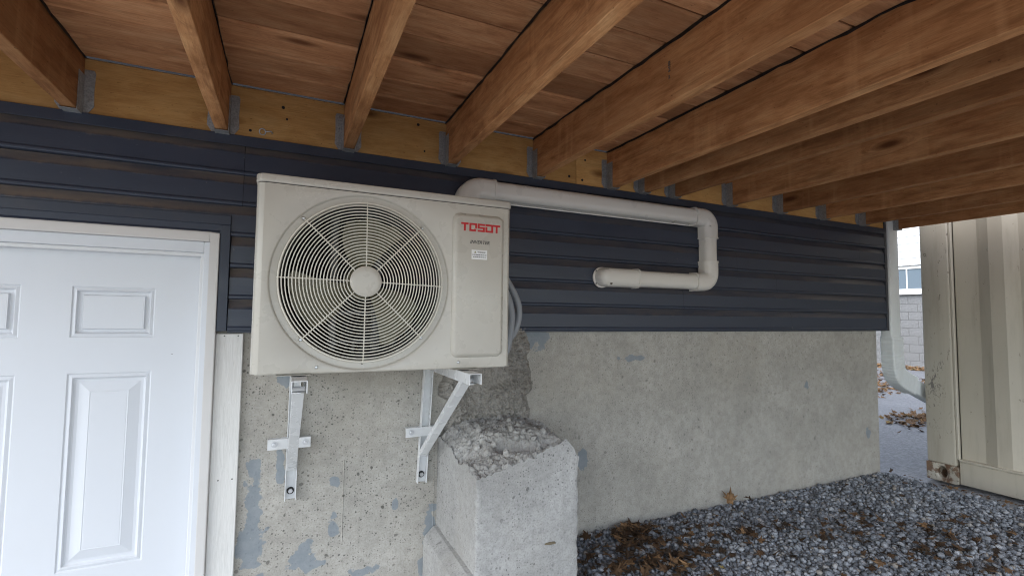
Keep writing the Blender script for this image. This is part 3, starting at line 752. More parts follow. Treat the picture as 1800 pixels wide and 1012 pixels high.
def blade(a0):
    nr, na = 12, 12; vs = []; th = .0025
    for side_ in (0, 1):
        for i in range(nr + 1):
            r = .044 + .168 * i / nr; t = i / nr
            half = .43 + .10 * math.sin(t * 2.6) - .04 * t
            sweep = -.22 * t * t
            for j in range(na + 1):
                u = -1 + 2 * j / na; a = a0 + sweep + u * half
                rr = r
                if i == nr: rr = r - .030 * max(0, u) ** 3 - .012 * abs(u) ** 4 - .010 * math.exp(-((u + .2) / .18) ** 2)
                y = .092 + u * (.030 - .008 * t) - .006 * math.cos(u * 2) + side_ * th
                vs.append((CXF + rr * math.cos(a), YF + y, CZF + rr * math.sin(a)))
    m = na + 1; o2 = (nr + 1) * m; fs = []
    for i in range(nr):
        for j in range(na):
            q = (i*m+j, i*m+j+1, (i+1)*m+j+1, (i+1)*m+j); fs.append(q); fs.append(tuple(o2 + k for k in reversed(q)))
    for i in range(nr): fs += [(i*m, (i+1)*m, o2+(i+1)*m, o2+i*m), (i*m+na, o2+i*m+na, o2+(i+1)*m+na, (i+1)*m+na)]
    for j in range(na): fs.append((nr*m+j, nr*m+j+1, o2+nr*m+j+1, o2+nr*m+j))
    return MB().add(vs, fs)
for a in (88, 208, 325): blade(math.radians(a)).build('blade', MAT['blade'], fan, smooth=True)
# wire grille: concentric rings bulging forward, eight spokes, a hub cap
def dome(r): return YF - .004 - .016 * math.sqrt(max(0.0, 1 - (r / .2385) ** 2.2))
gl = MB().lathe([(.0455, .004), (.0455, -.002), (.043, -.0040), (.030, -.0052), (.0001, -.0055)], (CXF, dome(.03), CZF), n=40).build('fan_grille', MAT['ac'], ac, smooth=True)
NR = 21
for i in range(NR):
    r = .0535 + (.2365 - .0535) * i / (NR - 1)
    MB().tube([(CXF + r * math.cos(a), dome(r), CZF + r * math.sin(a)) for a in np.linspace(0, 2 * math.pi, 72, endpoint=False)], .0017 if i < NR - 1 else .0022, 6, closed=True).build('wire_ring', MAT['ac_wire'], gl, smooth=True)
SCREWS = [(.038, 2.025), (.383, 2.025), (.386, 1.681), (.041, 1.678)]
dirs = [(math.cos(a), math.sin(a), .240) for a in (math.radians(-1.5), math.radians(90), math.radians(179), math.radians(270))]
for (sx_, sz_) in SCREWS:
    dx, dz = sx_ - CXF, sz_ - CZF; L = math.hypot(dx, dz); dirs.append((dx / L, dz / L, L - .004))
for (dx, dz, L) in dirs:
    pts = []
    for r in np.linspace(.040, L, 14):
        yy = dome(r) + .0026 if r < .2385 else YF - .0015
        pts.append((CXF + r * dx, yy, CZF + r * dz))
    MB().tube(pts, .0019, 6).build('spoke', MAT['ac_wire'], gl, smooth=True)
for (sx_, sz_) in SCREWS + [(.085, 1.600), (.510, 1.602)]:
    MB().lathe([(.0001, -.0052), (.0032, -.0046), (.0048, -.0024), (.0050, -.0001)], (sx_, YF, sz_), n=16).build('screw', MAT['steel'], ac, smooth=True)
MB().lathe([(.0020, -.0004), (.0020, .0)], (CXF - .002, YF, CZF - .243), n=10).build('drain_hole', MAT['dark'], ac)
# raised service panel with rounded corners
def rrect(x0, x1, z0, z1, r, n=6):
    P = []
    for (cx, cz, a0) in ((x1 - r, z1 - r, 0), (x0 + r, z1 - r, 90), (x0 + r, z0 + r, 180), (x1 - r, z0 + r, 270)):
        for k in range(n + 1):
            a = math.radians(a0 + 90 * k / n); P.append((cx + r * math.cos(a), cz + r * math.sin(a)))
    return P
def raised(x0, x1, z0, z1, r, prof, yb_):
    vs = []; rows = []
    for (ins, d) in prof: vs += [(x, yb_ - d, z) for x, z in rrect(x0 + ins, x1 - ins, z0 + ins, z1 - ins, max(.004, r - ins))]
    n = len(rrect(0, 1, 0, 1, .1)); m = len(prof)
    fs = [(i*n+j, i*n+(j+1) % n, (i+1)*n+(j+1) % n, (i+1)*n+j) for i in range(m-1) for j in range(n)]; fs.append(tuple((m-1)*n + j for j in range(n)))
    return MB().add(vs, fs)
PX0, PX1, PZ0, PZ1 = .483, .664, 1.617, 2.087
sv = raised(PX0, PX1, PZ0, PZ1, .024, [(0, -.001), (0, .0005), (.002, .0035), (.008, .0095), (.0105, .0112), (.014, .0118)], YF).build('service_panel', MAT['ac'], ac, smooth=True)
YP = YF - .0118
# logo, letters built from strokes
lg = MB(); lx0, lx1, lz0, lz1 = .508, .646, 2.028, 2.055
lw = (lx1 - lx0); cell = [(0, .185), (.205, .40), (.415, .60), (.615, .815), (.815, 1.0)]; sth = .0062; stw = .0068
def lbox(a, b, c, d): lg.box(a, b, YP - .0007, YP - .0001, c, d)
for k, (a, b) in enumerate(cell):
    a = lx0 + a * lw; b = lx0 + b * lw
    if k in (0, 4): lbox(a, b, lz1 - sth, lz1); m_ = (a + b) / 2; lbox(m_ - stw / 2, m_ + stw / 2, lz0, lz1 - sth)
    elif k == 1: lbox(a, b, lz1 - sth, lz1); lbox(a, a + stw, lz0 + sth, lz1 - sth); lbox(b - stw, b, lz0 + .011, lz1 - sth); lbox(a, b - .004, lz0, lz0 + sth); lbox(b - .010, b - .002, lz0 + sth, lz0 + .0085)
    elif k == 2:
        lbox(a, b, lz1 - sth, lz1); lbox(a, a + stw, (lz0 + lz1) / 2 + .003, lz1 - sth); lbox(a, b, (lz0 + lz1) / 2 - .003, (lz0 + lz1) / 2 + .003); lbox(b - stw, b, lz0 + sth, (lz0 + lz1) / 2 - .003); lbox(a, b, lz0, lz0 + sth)
    else: lbox(a, b, lz1 - sth, lz1); lbox(a, a + stw, lz0 + sth, lz1 - .009); lbox(b - stw, b, lz0 + sth, lz1 - sth); lbox(a, b, lz0, lz0 + sth)
lg.build('logo', MAT['red'], sv)
def put_text(nm, s, x, z, size, mat, shear=0, bold=0, parent=None):
    me = text_mesh(nm, s, size, mat, shear, bold=bold); o = obj(nm, me, parent, Vector((x, YP - .0006, z)) - world_loc(parent)); o.rotation_euler = (math.radians(90), 0, 0); return o
put_text('lettering', 'INVERTER', .5735, 1.9925, .0155, MAT['ink'], .25, .0002, sv)
stk = MB().box(.5455, .6000, YP - .0004, YP + .0003, 1.9365, 1.9675).build('warning_sticker', MAT['sticker'], sv)
def st_text(s, x, z, size, bold=0):
    me = text_mesh('print', s, size, MAT['ink'], bold=bold, extr=.0001); o = obj('print', me, sv, Vector((x, YP - .0006, z)) - world_loc(sv)); o.rotation_euler = (math.radians(90), 0, 0); return o
st_text('WARNING', .5800, 1.9600, .0058, .00015)
MB().add([(.5540, YP - .0006, 1.9572), (.5625, YP - .0006, 1.9572), (.5582, YP - .0006, 1.9640)], [(0, 1, 2)]).build('warning_symbol', MAT['amber'], sv)
bars = MB()
for (zz, x0, x1) in ((1.9515, .5480, .5975), (1.9445, .5500, .5955)):
    x = x0; rr = random.Random(int(zz * 1e4))
    while x < x1 - .003:
        L = min(rr.uniform(.003, .008), x1 - x); bars.box(x, x + L, YP - .0006, YP - .0004, zz - .0012, zz + .0012); x += L + .0012
bars.build('print_line', MAT['ink'], sv)
# side valve cover, side handle, base pan
MB().box(AX1 + .0005, AX1 + .024, YF + .06, YF + .25, 1.642, 1.785).build('valve_cover', MAT['ac'], ac, bevel=.008, seg=3, smooth=True)
MB().lathe([(.0001, .012), (.018, .011), (.026, .006), (.030, 0)], (AX1, YF + .10, 1.965), axis='x', n=24).build('side_handle', MAT['ac'], ac, smooth=True)
bp = MB(); bp.box(AX0 + .012, AX1 - .012, YF + .012, yb - .01, AZ0 - .004, AZ0 - .0005)
for xx in (.026, .535): bp.box(xx - .045, xx + .045, YF - .010, YF + .02, AZ0 - .006, AZ0 - .0042); bp.box(xx - .045, xx + .045, yb - .02, yb + .03, AZ0 - .006, AZ0 - .0042)
bp.build('base_pan', MAT['ac'], ac, bevel=.001)

# ------------------------------------------------------------------ wall brackets
def channel(b, p, q, wd, dp, open_dir, t=.0028):
    """C-section from p to q, web wd wide, flanges dp deep towards open_dir"""
    p, q, od = Vector(p), Vector(q), Vector(open_dir).normalized()
    d = (q - p).normalized(); od = (od - d * od.dot(d)).normalized(); sx = d.cross(od).normalized()
    prof = [(-wd/2, 0), (wd/2, 0), (wd/2, dp), (wd/2 - t, dp), (wd/2 - t, t), (-wd/2 + t, t), (-wd/2 + t, dp), (-wd/2, dp)]
    vs = [p + sx * a + od * c for a, c in prof] + [q + sx * a + od * c for a, c in prof]
    n = 8; fs = [(i, (i+1) % n, n + (i+1) % n, n + i) for i in range(n)]
    for o_ in (0, n): fs += [(o_, o_+1, o_+4, o_+5), (o_+1, o_+2, o_+3, o_+4), (o_, o_+5, o_+6, o_+7)]
    b.add(vs, fs); return b
def bracket(x, lean, label):
    t = thing('wall_bracket', label, 'bracket', (x, 0, 1.08), 'metal brackets carrying the heat pump')
    top, bot = 1.578, 1.083
    # upright: web on the wall, flanges forward
    channel(MB(), (x + lean, .010, top - .004), (x - lean, .010, bot), .038, .026, (0, -1, 0)).build('upright', MAT['bracket'], t, bevel=.0006)
    ya = -.575
    channel(MB(), (x, -.016, 1.5765), (x, ya, 1.5765), .040, .034, (0, 0, -1)).build('arm', MAT['bracket'], t, bevel=.0006)
    channel(MB(), (x - lean, -.024, 1.192), (x, ya + .065, 1.552), .031, .020, (0, 1, .6)).build('brace', MAT['bracket'], t, bevel=.0006)
    cr = MB(); cr.box(x - .082, x + .060, -.0195, -.0165, 1.268, 1.305); cr.box(x - .082, x + .060, -.0165, .0100, 1.302, 1.305)
    cr.build('crossbar', MAT['bracket'], t, bevel=.0008)
    for bx in (x - .060, x + .043):
        w_ = MB().lathe([(.0105, -.0212), (.0105, -.0196)], (bx, 0, 1.287), n=20).build('washer', MAT['steel'], t)
        MB().lathe([(.0064, -.0265), (.0064, -.0213)], (bx, 0, 1.287), n=6).build('bolt_head', MAT['steel'], w_, bevel=.0006)
    w_ = MB().lathe([(.0125, .0030), (.0125, .0070)], (x - lean * .9, 0, bot + .030), n=20).build('washer', MAT['rubber'], t)
    MB().lathe([(.0085, -.0040), (.0085, .0029)], (x - lean * .9, 0, bot + .030), n=6).build('bolt_head', MAT['steel'], w_, bevel=.0008)
    for yy in (YF + .005, yb + .012):
        MB().lathe([(.020, 1.5770), (.020, 1.5785)], (x, yy, 0), axis='z', n=20).build('rubber_pad', MAT['rubber'], t)
    MB().lathe([(.018, 1.5425), (.018, 1.5400)], (x, -.53, 0), axis='z', n=20).build('plate_washer', MAT['steel'], t)
    return t
bracket(.040, .002, 'white metal bracket under left end of heat pump beside white trim board')
bracket(.530, .011, 'white metal bracket under right end of heat pump above the broken concrete stub')

# ------------------------------------------------------------------ line-set cover (white plastic ducting)
duct = thing('line_set_cover', 'ivory plastic duct looping across the navy siding from behind heat pump', 'duct', (1.6, -.03, 2.1))
def dprofile(wd, dp, n=5):
    """half-round box profile: u across, d out from the wall"""
    r = min(wd * .36, dp * .75); P = [(-wd / 2, 0)]
    for k in range(n + 1):
        a = math.pi - (math.pi / 2) * k / n; P.append((-wd / 2 + r + r * math.cos(a), dp - r + r * math.sin(a)))
    for k in range(n + 1):
        a = math.pi / 2 - (math.pi / 2) * k / n; P.append((wd / 2 - r + r * math.cos(a), dp - r + r * math.sin(a)))
    P.append((wd / 2, 0)); return P
YW = -.017
def sweep(path, wd, dp, name, parent, endcap=True, mat=None):
    """path: (x,z) points on the wall; profile swept along it"""
    vs = []; P = dprofile(wd, dp); n = len(P); m = len(path)
    for i, (x, z) in enumerate(path):
        a = Vector(path[max(i-1, 0)]); b = Vector(path[min(i+1, m-1)]); d = (b - a).normalized(); nn = Vector((-d.y, d.x))
        k = 1.0
        if 0 < i < m - 1:
            d1 = (Vector(path[i]) - a).normalized(); k = 1 / max(.5, d1.dot(d) )
        for (u, dd) in P: vs.append((x + nn.x * u * k, YW - dd, z + nn.y * u * k))
    fs = [(i*n+j, i*n+(j+1) % n, (i+1)*n+(j+1) % n, (i+1)*n+j) for i in range(m-1) for j in range(n)]
    fs += [tuple(range(n)), tuple((m-1)*n + j for j in range(n))]
    return MB().add(vs, fs).build(name, mat or MAT['duct'], parent, smooth=True)
zA, zB, xV, xL = 2.290, 1.944, 2.050, 1.33
sweep([(.775, zA), (xV - .055, zA)], .080, .064, 'straight_duct', duct)
sweep([(xV, zA - .06), (xV, zB + .06)], .080, .064, 'straight_duct', duct)
sweep([(xV - .06, zB), (xL + .235, zB)], .080, .064, 'straight_duct', duct)
def arc(cx, cz, r, a0, a1, n=10): return [(cx + r * math.cos(math.radians(a0 + (a1 - a0) * k / n)), cz + r * math.sin(math.radians(a0 + (a1 - a0) * k / n))) for k in range(n + 1)]
rr_ = .052
e1 = sweep([(xV - .105, zA)] + arc(xV - rr_, zA - rr_, rr_, 90, 0) + [(xV, zA - .108)], .093, .070, 'elbow', duct)
e2 = sweep([(xV, zB + .108)] + arc(xV - rr_, zB + rr_, rr_, 0, -90) + [(xV - .105, zB)], .093, .070, 'elbow', duct)
e3 = sweep([(.675, zA - .14)] + arc(.675 + .062, zA - .062, .062, 180, 90) + [(.795, zA)], .093, .070, 'elbow', duct)
# raised rims at every joint
for (a, b) in (((xV - .112, zA), (xV - .103, zA)), ((xV, zA - .106), (xV, zA - .113)), ((xV, zB + .113), (xV, zB + .106)), ((xV - .112, zB), (xV - .103, zB)), ((.790, zA), (.799, zA)), ((xL + .225, zB), (xL + .235, zB))):
    sweep([a, b], .0975, .0725, 'joint_rim', duct)
# wall inlet: flanged dome going into the wall at the left end
inl = sweep([(xL + .230, zB), (xL + .05, zB)], .090, .068, 'wall_inlet', duct)
vs = []; nA = 16; nB = 8
for i in range(nA + 1):
    ph = math.radians(90 + 180 * i / nA)
    for j in range(nB + 1):
        th = math.radians(90 * j / nB); rad = .045 * (math.cos(th) ** .55 if j < nB else 0.0)
        vs.append((xL + .0502 + rad * math.cos(ph) * 1.0, YW - .068 * math.sin(th) ** .8 if j else YW, zB + rad * math.sin(ph)))
m = nB + 1
MB().add(vs, [(i*m+j, i*m+j+1, (i+1)*m+j+1, (i+1)*m+j) for i in range(nA) for j in range(nB)]).build('dome', MAT['duct'], inl, smooth=True)
MB().lathe([(.050, .0), (.050, -.006), (.046, -.009)], (xL + .048, YW, zB), n=40).build('flange', MAT['duct'], inl, smooth=True)
MB().lathe([(.0065, -.003), (.0065, .0)], (xL + .062, YW - .0605, zB - .030), n=12).build('screw_hole', M('brown_hole', (.09, .065, .045), .8), inl)
for zz in (zB - .031, zB + .031): MB().lathe([(.0001, -.012), (.003, -.0112), (.0035, -.009)], (xL + .013, YW, zz), n=10).build('screw', MAT['ink'], inl)
MB().lathe([(.0001, -.0725), (.0032, -.072), (.0035, -.068)], (xV - .028, YW, zA - .050), n=10).build('screw', MAT['steel'], e1)
# thin back plate below the top run
MB().box(.745, xV - .05, YW - .004, YW - .0005, zA - .047, zA - .041).build('back_plate', MAT['duct'], duct)

# hoses behind the unit
def spline(P, n=10):
    P = [Vector(p) for p in P]; out = []
    for i in range(len(P) - 1):
        p0, p1, p2, p3 = P[max(i-1, 0)], P[i], P[i+1], P[min(i+2, len(P)-1)]
        for k in range(n):
            t = k / n; out.append(.5 * ((2*p1) + (-p0+p2)*t + (2*p0-5*p1+4*p2-p3)*t*t + (-p0+3*p1-3*p2+p3)*t**3))
    return out + [P[-1]]
h1 = MB().tube(spline([(.66, -.12, 2.10), (.735, -.17, 1.99), (.800, -.21, 1.885), (.838, -.225, 1.795), (.832, -.225, 1.715), (.785, -.235, 1.655), (.718, -.245, 1.650)]), .0125, 12).build('insulated_hose', MAT['hose'], smooth=True)
tag(h1, 'outer grey insulated hose curving down beside right end of heat pump', 'hose', 'hoses behind the heat pump')
h2 = MB().tube(spline([(.63, -.10, 2.06), (.700, -.17, 1.96), (.765, -.235, 1.865), (.795, -.25, 1.775), (.790, -.255, 1.70), (.765, -.262, 1.615), (.716, -.262, 1.668)][:6] + [(.70, -.262, 1.668)]), .0135, 12).build('insulated_hose', MAT['hose'], smooth=True)
tag(h2, 'inner grey insulated hose tucked against right side of heat pump', 'hose', 'hoses behind the heat pump')

# ------------------------------------------------------------------ downspout at the house corner
ds = thing('downspout', 'white aluminium downspout with ribbed elbow at the house corner', 'downspout', (3.80, 0, .7))
def rtube(path, a, b, ups, name, mat, parent, ribs=0, r=.012):
    path = [Vector(p) for p in path]; vs = []; m = len(path)
    base = rrect(-a/2, a/2, -b/2, b/2, r, 3); n = len(base)
    for i, p in enumerate(path):
        d = (path[min(i+1, m-1)] - path[max(i-1, 0)]).normalized(); u = Vector(ups); u = (u - d * u.dot(d)).normalized(); k = d.cross(u)
        f = 1 + (ribs * (.5 if i % 2 else -.5))
        for (s_, t_) in base: vs.append(p + u * t_ * f + k * s_ * f)
    fs = [(i*n+j, i*n+(j+1) % n, (i+1)*n+(j+1) % n, (i+1)*n+j) for i in range(m-1) for j in range(n)]
    return MB().add(vs, fs).build(name, mat, parent, smooth=ribs == 0)
SXc, SYc = 3.803, .010
rtube([(SXc, SYc, 5.3), (SXc, SYc, 1.62)], .112, .075, (0, -1, 0), 'pipe', MAT['spout'], ds)
MB().box(SXc + .0575, SXc + .070, SYc - .02, SYc + .035, 1.66, 2.9).build('edge_strip', M('grey_edge', (.22, .225, .24), .5), ds)  # narrow grey strip down the right edge of the pipe
el = spline([(SXc + .008, SYc, 1.645), (SXc + .010, SYc, 1.53), (SXc + .016, SYc, 1.455), (SXc + .045, SYc + .005, 1.388), (SXc + .115, SYc + .01, 1.345), (SXc + .24, SYc + .015, 1.300)], 9)
rtube(el, .128, .088, (0, -1, 0), 'elbow', MAT['spout'], ds, ribs=.035)
rtube([(SXc + .215, SYc + .015, 1.309), (SXc + .85, SYc + .05, 1.09)], .105, .072, (0, -1, 0), 'outlet', MAT['spout'], ds)
MB().box(3.7355, SXc - .05, SYc - .02, SYc + .03, 2.2, 2.225).build('strap', MAT['spout'], ds)

# ------------------------------------------------------------------ shipping container
cont = thing('shipping_container', 'cream corrugated steel shipping container with rusty corner casting', 'container', (5.3, -3.0, .67))
KX, KY, KZ = 4.10, -.035, .668
def casting(x, yc, z, sx, sy, hz=.118):
    """hollow corner fitting: rounded block with an oval hole on the side face"""
    y0, y1 = yc, yc + sy * .178; x0, x1 = x, x + sx * .162
    ya, yb2 = min(y0, y1), max(y0, y1); b = MB(); n = 28; cy, cz = (ya + yb2) / 2, z + hz * .52
    ang = sorted(set([2 * math.pi * i / n for i in range(n)] + [math.atan2(zc - cz, yc_ - cy) % (2 * math.pi) for yc_ in (ya, yb2) for zc in (z, z + hz)]))
    vs = []; rows = 4
    for a in ang:
        c, s_ = math.cos(a), math.sin(a); t = min([(yb2 - cy) / c if c > 1e-9 else 1e9, (ya - cy) / c if c < -1e-9 else 1e9, (z + hz - cz) / s_ if s_ > 1e-9 else 1e9, (z - cz) / s_ if s_ < -1e-9 else 1e9])
        vs += [(x0 + sx * .13, cy + .026 * c, cz + .038 * s_), (x0 + sx * .012, cy + .026 * c, cz + .038 * s_), (x0, cy + .029 * c, cz + .041 * s_), (x0, cy + t * c, cz + t * s_)]
    m = len(ang); b.add(vs, [(i*4+j, i*4+j+1, ((i+1) % m)*4+j+1, ((i+1) % m)*4+j) for i in range(m) for j in range(3)] + [tuple(i*4 for i in range(m))])
    b.add([(x0, ya, z), (x0, yb2, z), (x0, yb2, z + hz), (x0, ya, z + hz), (x1, ya, z), (x1, yb2, z), (x1, yb2, z + hz), (x1, ya, z + hz)], [(4, 5, 6, 7), (0, 1, 5, 4), (1, 2, 6, 5), (2, 3, 7, 6), (3, 0, 4, 7)])
    return b.build('corner_casting', MAT['casting'], cont, bevel=.009, seg=2, smooth=True)
H_ = 2.59; LEN = 6.058; Wd = 2.438
for zc in (KZ, KZ + H_ - .118):
    for (x, sx) in ((KX - .004, 1), (KX + Wd + .004, -1)):
        casting(x, KY + .003, zc, sx, -1); casting(x, KY - LEN - .003, zc, sx, 1)
for (x, sx) in ((KX, 1), (KX + Wd, -1)):
    for (yy, s_) in ((KY, -1), (KY - LEN, 1)):
        x0, x1 = sorted((x, x + sx * .15)); y0, y1 = sorted((yy, yy + s_ * .166))
        MB().box(x0, x1, y0, y1, KZ + .118, KZ + H_ - .118).build('corner_post', MAT['cont_post'], cont, bevel=.012, seg=3, smooth=True)
    # lip where the panel is welded to the post
    for (yy, s_) in ((KY - .166, -1), (KY - LEN + .166, 1)):
        y0, y1 = sorted((yy, yy + s_ * .014)); x0, x1 = sorted((x + sx * .004, x + sx * .03))
        MB().box(x0, x1, y0, y1, KZ + .165, KZ + H_ - .12).build('weld_strip', MAT['cont'], cont, bevel=.003)
def corrug(x, sx):
    y = KY - .1795; vs = []; pts = [(x + sx * .044, y)]; st_ = 0; lens = [.130, .068, .072, .068, .110]; depth = [.044, .008, .008, .044, .044]
    seq = [(.125, .044), (.066, .018), (.072, .018), (.066, .044)]
    first = True
    while y > KY - LEN + .45:
        for (L, d) in (seq if first else [(.110, .044), (.066, .018), (.072, .018), (.066, .044)]):
            y -= L; pts.append((x + sx * d, y))
        first = False
    pts.append((x + sx * .044, KY - LEN + .18))
    z0, z1 = KZ + .158, KZ + H_ - .10
    b = MB(); n = len(pts)
    for k in range(n - 1):
        (xa, ya), (xb, yb3) = pts[k], pts[k+1]
        b.add([(xa, ya, z0), (xb, yb3, z0), (xb, yb3, z1), (xa, ya, z1)], [(0, 1, 2, 3)])
    b.build('side_panel', MAT['cont'], cont, bevel=.004, seg=1)
    x0, x1 = sorted((x + sx * .006, x + sx * .055))
    MB().box(x0, x1, KY - LEN + .178, KY - .1785, KZ + .006, KZ + .156).build('bottom_rail', MAT['cont'], cont, bevel=.004)
    x0, x1 = sorted((x - sx * .002, x + sx * .05))
    MB().box(x0, x1, KY - LEN + .178, KY - .1785, KZ + .1562, KZ + .170).build('rail_lip', MAT['cont'], cont, bevel=.004, seg=2)
    x0, x1 = sorted((x + sx * .01, x + sx * .06))
    MB().box(x0, x1, KY - LEN + .178, KY - .178, KZ + H_ - .11, KZ + H_ - .03).build('top_rail', MAT['cont'], cont, bevel=.004)
corrug(KX, 1); corrug(KX + Wd, -1)
MB().box(KX + .05, KX + Wd - .05, KY - LEN + .05, KY - .06, KZ + H_ - .05, KZ + H_ - .02).build('roof', MAT['cont'], cont)
MB().box(KX + .05, KX + Wd - .05, KY - LEN + .05, KY - .06, KZ + .10, KZ + .14).build('floor', MAT['dark'], cont)
MB().box(KX + .15, KX + Wd - .15, KY - .08, KY - .03, KZ + .1, KZ + H_ - .1).build('end_wall', MAT['cont'], cont)
for s_ in (0, 1): MB().box(KX + .15 + s_ * 1.075, KX + 1.213 + s_ * 1.075, KY - LEN + .03, KY - LEN + .08, KZ + .1, KZ + H_ - .1).build('door', MAT['cont'], cont, bevel=.005)

# ------------------------------------------------------------------ neighbour across the driveway
nb_ = thing('neighbour_house', 'neighbouring house with grey concrete block base and white siding beyond driveway', 'house', (15, 4, .6))
NXW = 14.0; nz0 = .58
MB().box(NXW + .02, NXW + 8, -6, 14, nz0 - .4, 3.10).build('wall', M('mortar', (.24, .235, .225), .95), nb_)
bmesh_ = MB().box(.010, .05, 0, .394, 0, .194).mesh('concrete_block', soil('block_grey', (.23, .23, .225), (.30, .295, .29), 3, 60, .4), bevel=.006)
for r in range(12):
    zz = nz0 + r * .2
    for q in range(9):
        yy = 3.35 + q * .40 + (.2 if r % 2 else 0)
        if zz + .19 > 2.49 and yy + .39 > 4.50 and yy < 5.24: continue
        obj('concrete_block', bmesh_, nb_, Vector((NXW, yy, zz)) - nb_.location)
white_sd = paint('white_siding', (.80, .80, .79), .5)
for r in range(16):
    zz = 3.13 + r * .18
    MB().prism([(NXW - .05, zz), (NXW - .03, zz + .18), (NXW + .02, zz + .18), (NXW + .02, zz)], 'y', -6, 14).build('siding_course', white_sd, nb_)
MB().box(NXW + .03, NXW + 8, -6, 14, 3.1, 6.0).build('wall', white_sd, nb_)
MB().prism([(NXW - .6, 6.0), (NXW + 8.6, 6.0), (NXW + 4, 8.2)], 'y', -6.5, 14.5).build('roof', M('dark_shingle', (.08, .08, .085), .9), nb_)
wn = MB(); y0, y1, z0, z1 = 4.52, 5.20, 2.50, 3.09
wn.box(NXW - .03, NXW + .03, y0, y0 + .06, z0, z1).box(NXW - .03, NXW + .03, y1 - .06, y1, z0, z1).box(NXW - .03, NXW + .03, y0 + .06, y1 - .06, z1 - .05, z1).box(NXW - .03, NXW + .03, y0 + .06, y1 - .06, z0, z0 + .05)
wn.box(NXW - .025, NXW + .03, 4.93, 4.955, z0 + .05, z1 - .05)
wo = wn.build('window', white_sd, nb_, bevel=.004)
glass = M('window_glass', (.10, .14, .18), .12)
for (a, b) in ((y0 + .06, 4.93), (4.955, y1 - .06)): MB().box(NXW + .0, NXW + .008, a, b, z0 + .05, z1 - .05).build('pane', glass, wo)
MB().box(NXW - .07, NXW + .03, y0 - .06, y1 + .06, z0 - .09, z0 - .001).build('sill', white_sd, wo, bevel=.004)

# ------------------------------------------------------------------ leaves
LOBES = [(0, .22), (18, .55), (28, .40), (42, .86), (55, .50), (66, .62), (78, .55), (90, 1.0), (102, .55), (114, .62), (125, .50), (138, .86), (152, .40), (162, .55), (180, .22), (225, .36), (262, .26), (270, .20), (278, .26), (315, .36)]
def leaf_geo(size, curl, rs):
    vs = [(0, 0, curl * size * .15)]
    ph = rs.uniform(0, 6.28)
    for (a, r) in LOBES:
        for f_ in (1.0,):
            rr = r * size * rs.uniform(.82, 1.15); t = math.radians(a + rs.uniform(-5, 5))
            z = curl * size * (r ** 2) * (.55 * math.sin(2 * t + ph) + .35 * rs.uniform(-.5, 1.0))
            vs.append((rr * math.cos(t), rr * math.sin(t), z))
    n = len(LOBES); fs = [(0, 1 + i, 1 + (i + 1) % n) for i in range(n)]
    # stalk
    k = len(vs); vs += [(-.01 * size, -.18 * size, 0), (.02 * size, -.18 * size, 0), (.05 * size, -.75 * size, curl * size * .3)]; fs.append((k, k + 1, k + 2))
    return vs, fs
def leaf_obj(name, size, curl, seed, tone, loc, rot):
    rs = random.Random(seed); vs, fs = leaf_geo(size, curl, rs)
    me = MB().add(vs, fs).mesh(name, MAT['leaf'], merge=False)
    at = me.attributes.new('tone', 'FLOAT', 'POINT'); at.data.foreach_set('value', [min(1, max(0, tone + rs.uniform(-.08, .08))) for _ in me.vertices])
    o = obj(name, me); o.location = loc; o.rotation_euler = rot; return o
def gz_(x, y): return float(gh(x, y)) + .022
lf = [
 (2.19, -.040, .068, .45, .80, (1.30, .10, -.85), 'golden brown maple leaf standing upright against the concrete wall', .030),
 (2.33, -.05, .040, .8, .35, (.7, .3, 1.2), 'small dark leaf leaning on the wall right of the upright leaf', .02),
 (1.62, -.51, .022, .5, 1.0, (.1, .2, .4), 'small yellow leaf on the gravel at the bottom edge of the picture', .006),
 (1.50, -.44, .050, .4, .90, (.25, -.2, 1.0), 'large pale tan leaf lying in dark litter near the concrete stub', .012),
 (1.44, -.33, .040, .5, .88, (-.2, .25, 2.2), 'pale tan curled leaf on gravel just left of the yellow leaf', .012),
 (1.63, -.26, .034, .7, .75, (.3, .2, .1), 'curled pale leaf on the gravel between litter and open stone', .010),
 (1.95, -.33, .030, .9, .70, (.5, -.3, .8), 'pinkish brown folded leaf alone in the middle of the gravel', .012),
 (2.02, -.88, .046, .5, .92, (.15, .2, 1.7), 'beige leaf at the bottom edge right of the gravel centre', .010),
 (1.83, -.08, .036, .7, .55, (.3, .3, .3), 'russet leaf on the gravel in front of the upright maple leaf', .010),
 (1.99, -.12, .028, .7, .60, (.2, -.3, 2.9), 'small orange brown leaf below the upright maple leaf', .010),
]
for i, (x, y, s_, cu, tn, rot, lab, dz) in enumerate(lf):
    o = leaf_obj('fallen_leaf', s_, cu, 50 + i, tn, (x, y, gz_(x, y) + dz), rot)
    tag(o, lab, 'leaf', 'single leaves on the gravel')
o = leaf_obj('fallen_leaf', .10, .6, 91, .62, (5.6, 1.55, .675), (.2, .1, .5)); tag(o, 'single curled brown leaf lying on the open asphalt driveway', 'leaf')
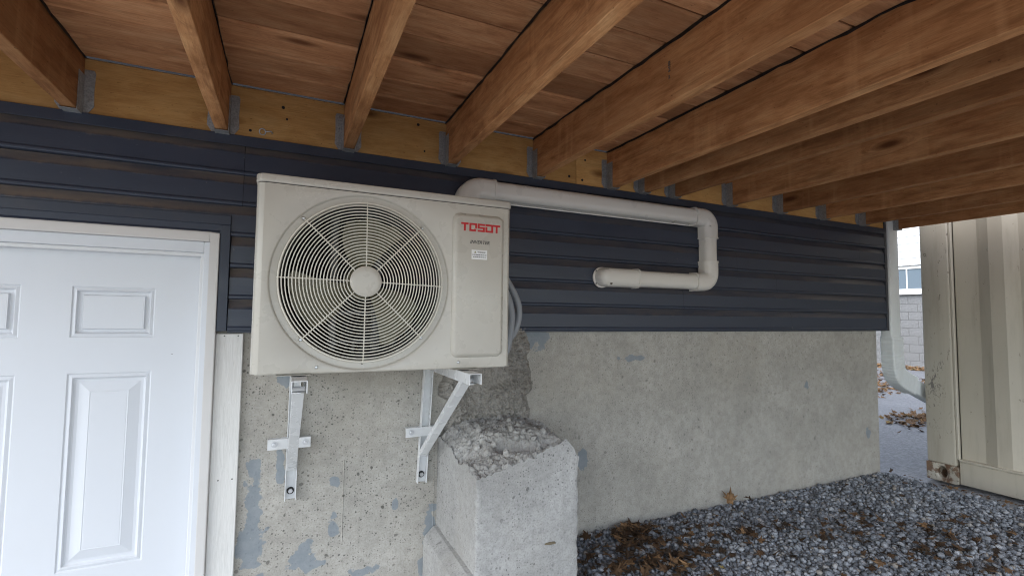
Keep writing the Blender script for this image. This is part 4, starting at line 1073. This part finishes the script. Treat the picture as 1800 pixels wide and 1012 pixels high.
def litter(name, spots, label, zf, seed, cup):
    rs = random.Random(seed); b = MB(); tones = []
    for (x, y, sd_x, sd_y, n, s0, s1, t0, t1) in spots:
        for _ in range(n):
            px_, py_ = rs.gauss(x, sd_x), rs.gauss(y, sd_y)
            if name == 'leaf_litter' and (py_ > -.02 or (px_ < 1.0 and py_ > -.45)): continue
            vs, fs = leaf_geo(rs.uniform(s0, s1), rs.uniform(*cup), rs)
            Mx = Matrix.Rotation(rs.uniform(0, 6.28), 4, 'Z') @ Matrix.Rotation(rs.uniform(-.6, .6), 4, 'X') @ Matrix.Rotation(rs.uniform(-.6, .6), 4, 'Y')
            z = zf(px_, py_) + rs.uniform(.0, .016)
            b.add([tuple(Mx @ Vector(p) + Vector((px_, py_, z))) for p in vs], fs)
            tones += [min(1, max(0, rs.uniform(t0, t1)))] * len(vs)
    me = b.mesh(name, MAT['leaf'], merge=False)
    at = me.attributes.new('tone', 'FLOAT', 'POINT'); at.data.foreach_set('value', tones)
    return tag(obj(name, me), label, 'leaves', kind='stuff')
litter('leaf_litter', [(1.50, -.08, .09, .04, 60, .03, .052, .0, .75), (1.36, -.25, .10, .08, 60, .03, .05, .0, .72), (1.50, -.36, .10, .06, 50, .03, .05, .0, .72), (1.45, -.5, .12, .06, 30, .03, .05, .0, .6),
    (1.72, -.22, .09, .05, 22, .026, .044, .1, .65), (2.05, -.32, .14, .06, 30, .024, .040, .0, .72), (2.4, -.45, .22, .06, 40, .024, .040, .0, .72), (2.75, -.62, .20, .06, 22, .024, .040, .0, .75),
    (2.6, -.75, .2, .05, 34, .026, .044, .0, .72), (2.5, -.93, .15, .05, 24, .022, .04, .0, .6), (2.2, -.6, .3, .2, 16, .016, .03, .0, .6), (2.9, -.25, .4, .12, 16, .014, .026, .1, .6), (3.66, -.45, .08, .25, 40, .02, .035, .3, .8), (3.0, -.8, .2, .1, 26, .026, .044, .0, .6), (1.15, -.3, .08, .12, 30, .02, .035, .0, .4)],
    'drifts of dead brown leaves caught on the gravel', lambda x, y: float(gh(x, y)) + .020, 5, (.25, .8))
litter('driveway_leaves', [(13.2, 4.9, .25, 1.2, 700, .05, .10, .6, .98), (9.0, 2.9, .9, .30, 420, .04, .08, .6, .97), (6.7, 1.15, .45, .14, 320, .035, .07, .6, .97), (10.6, 4.2, .6, .5, 160, .04, .08, .4, .9)],
    'scatter of orange and brown leaves over the asphalt driveway', lambda x, y: .66, 6, (.1, .5))
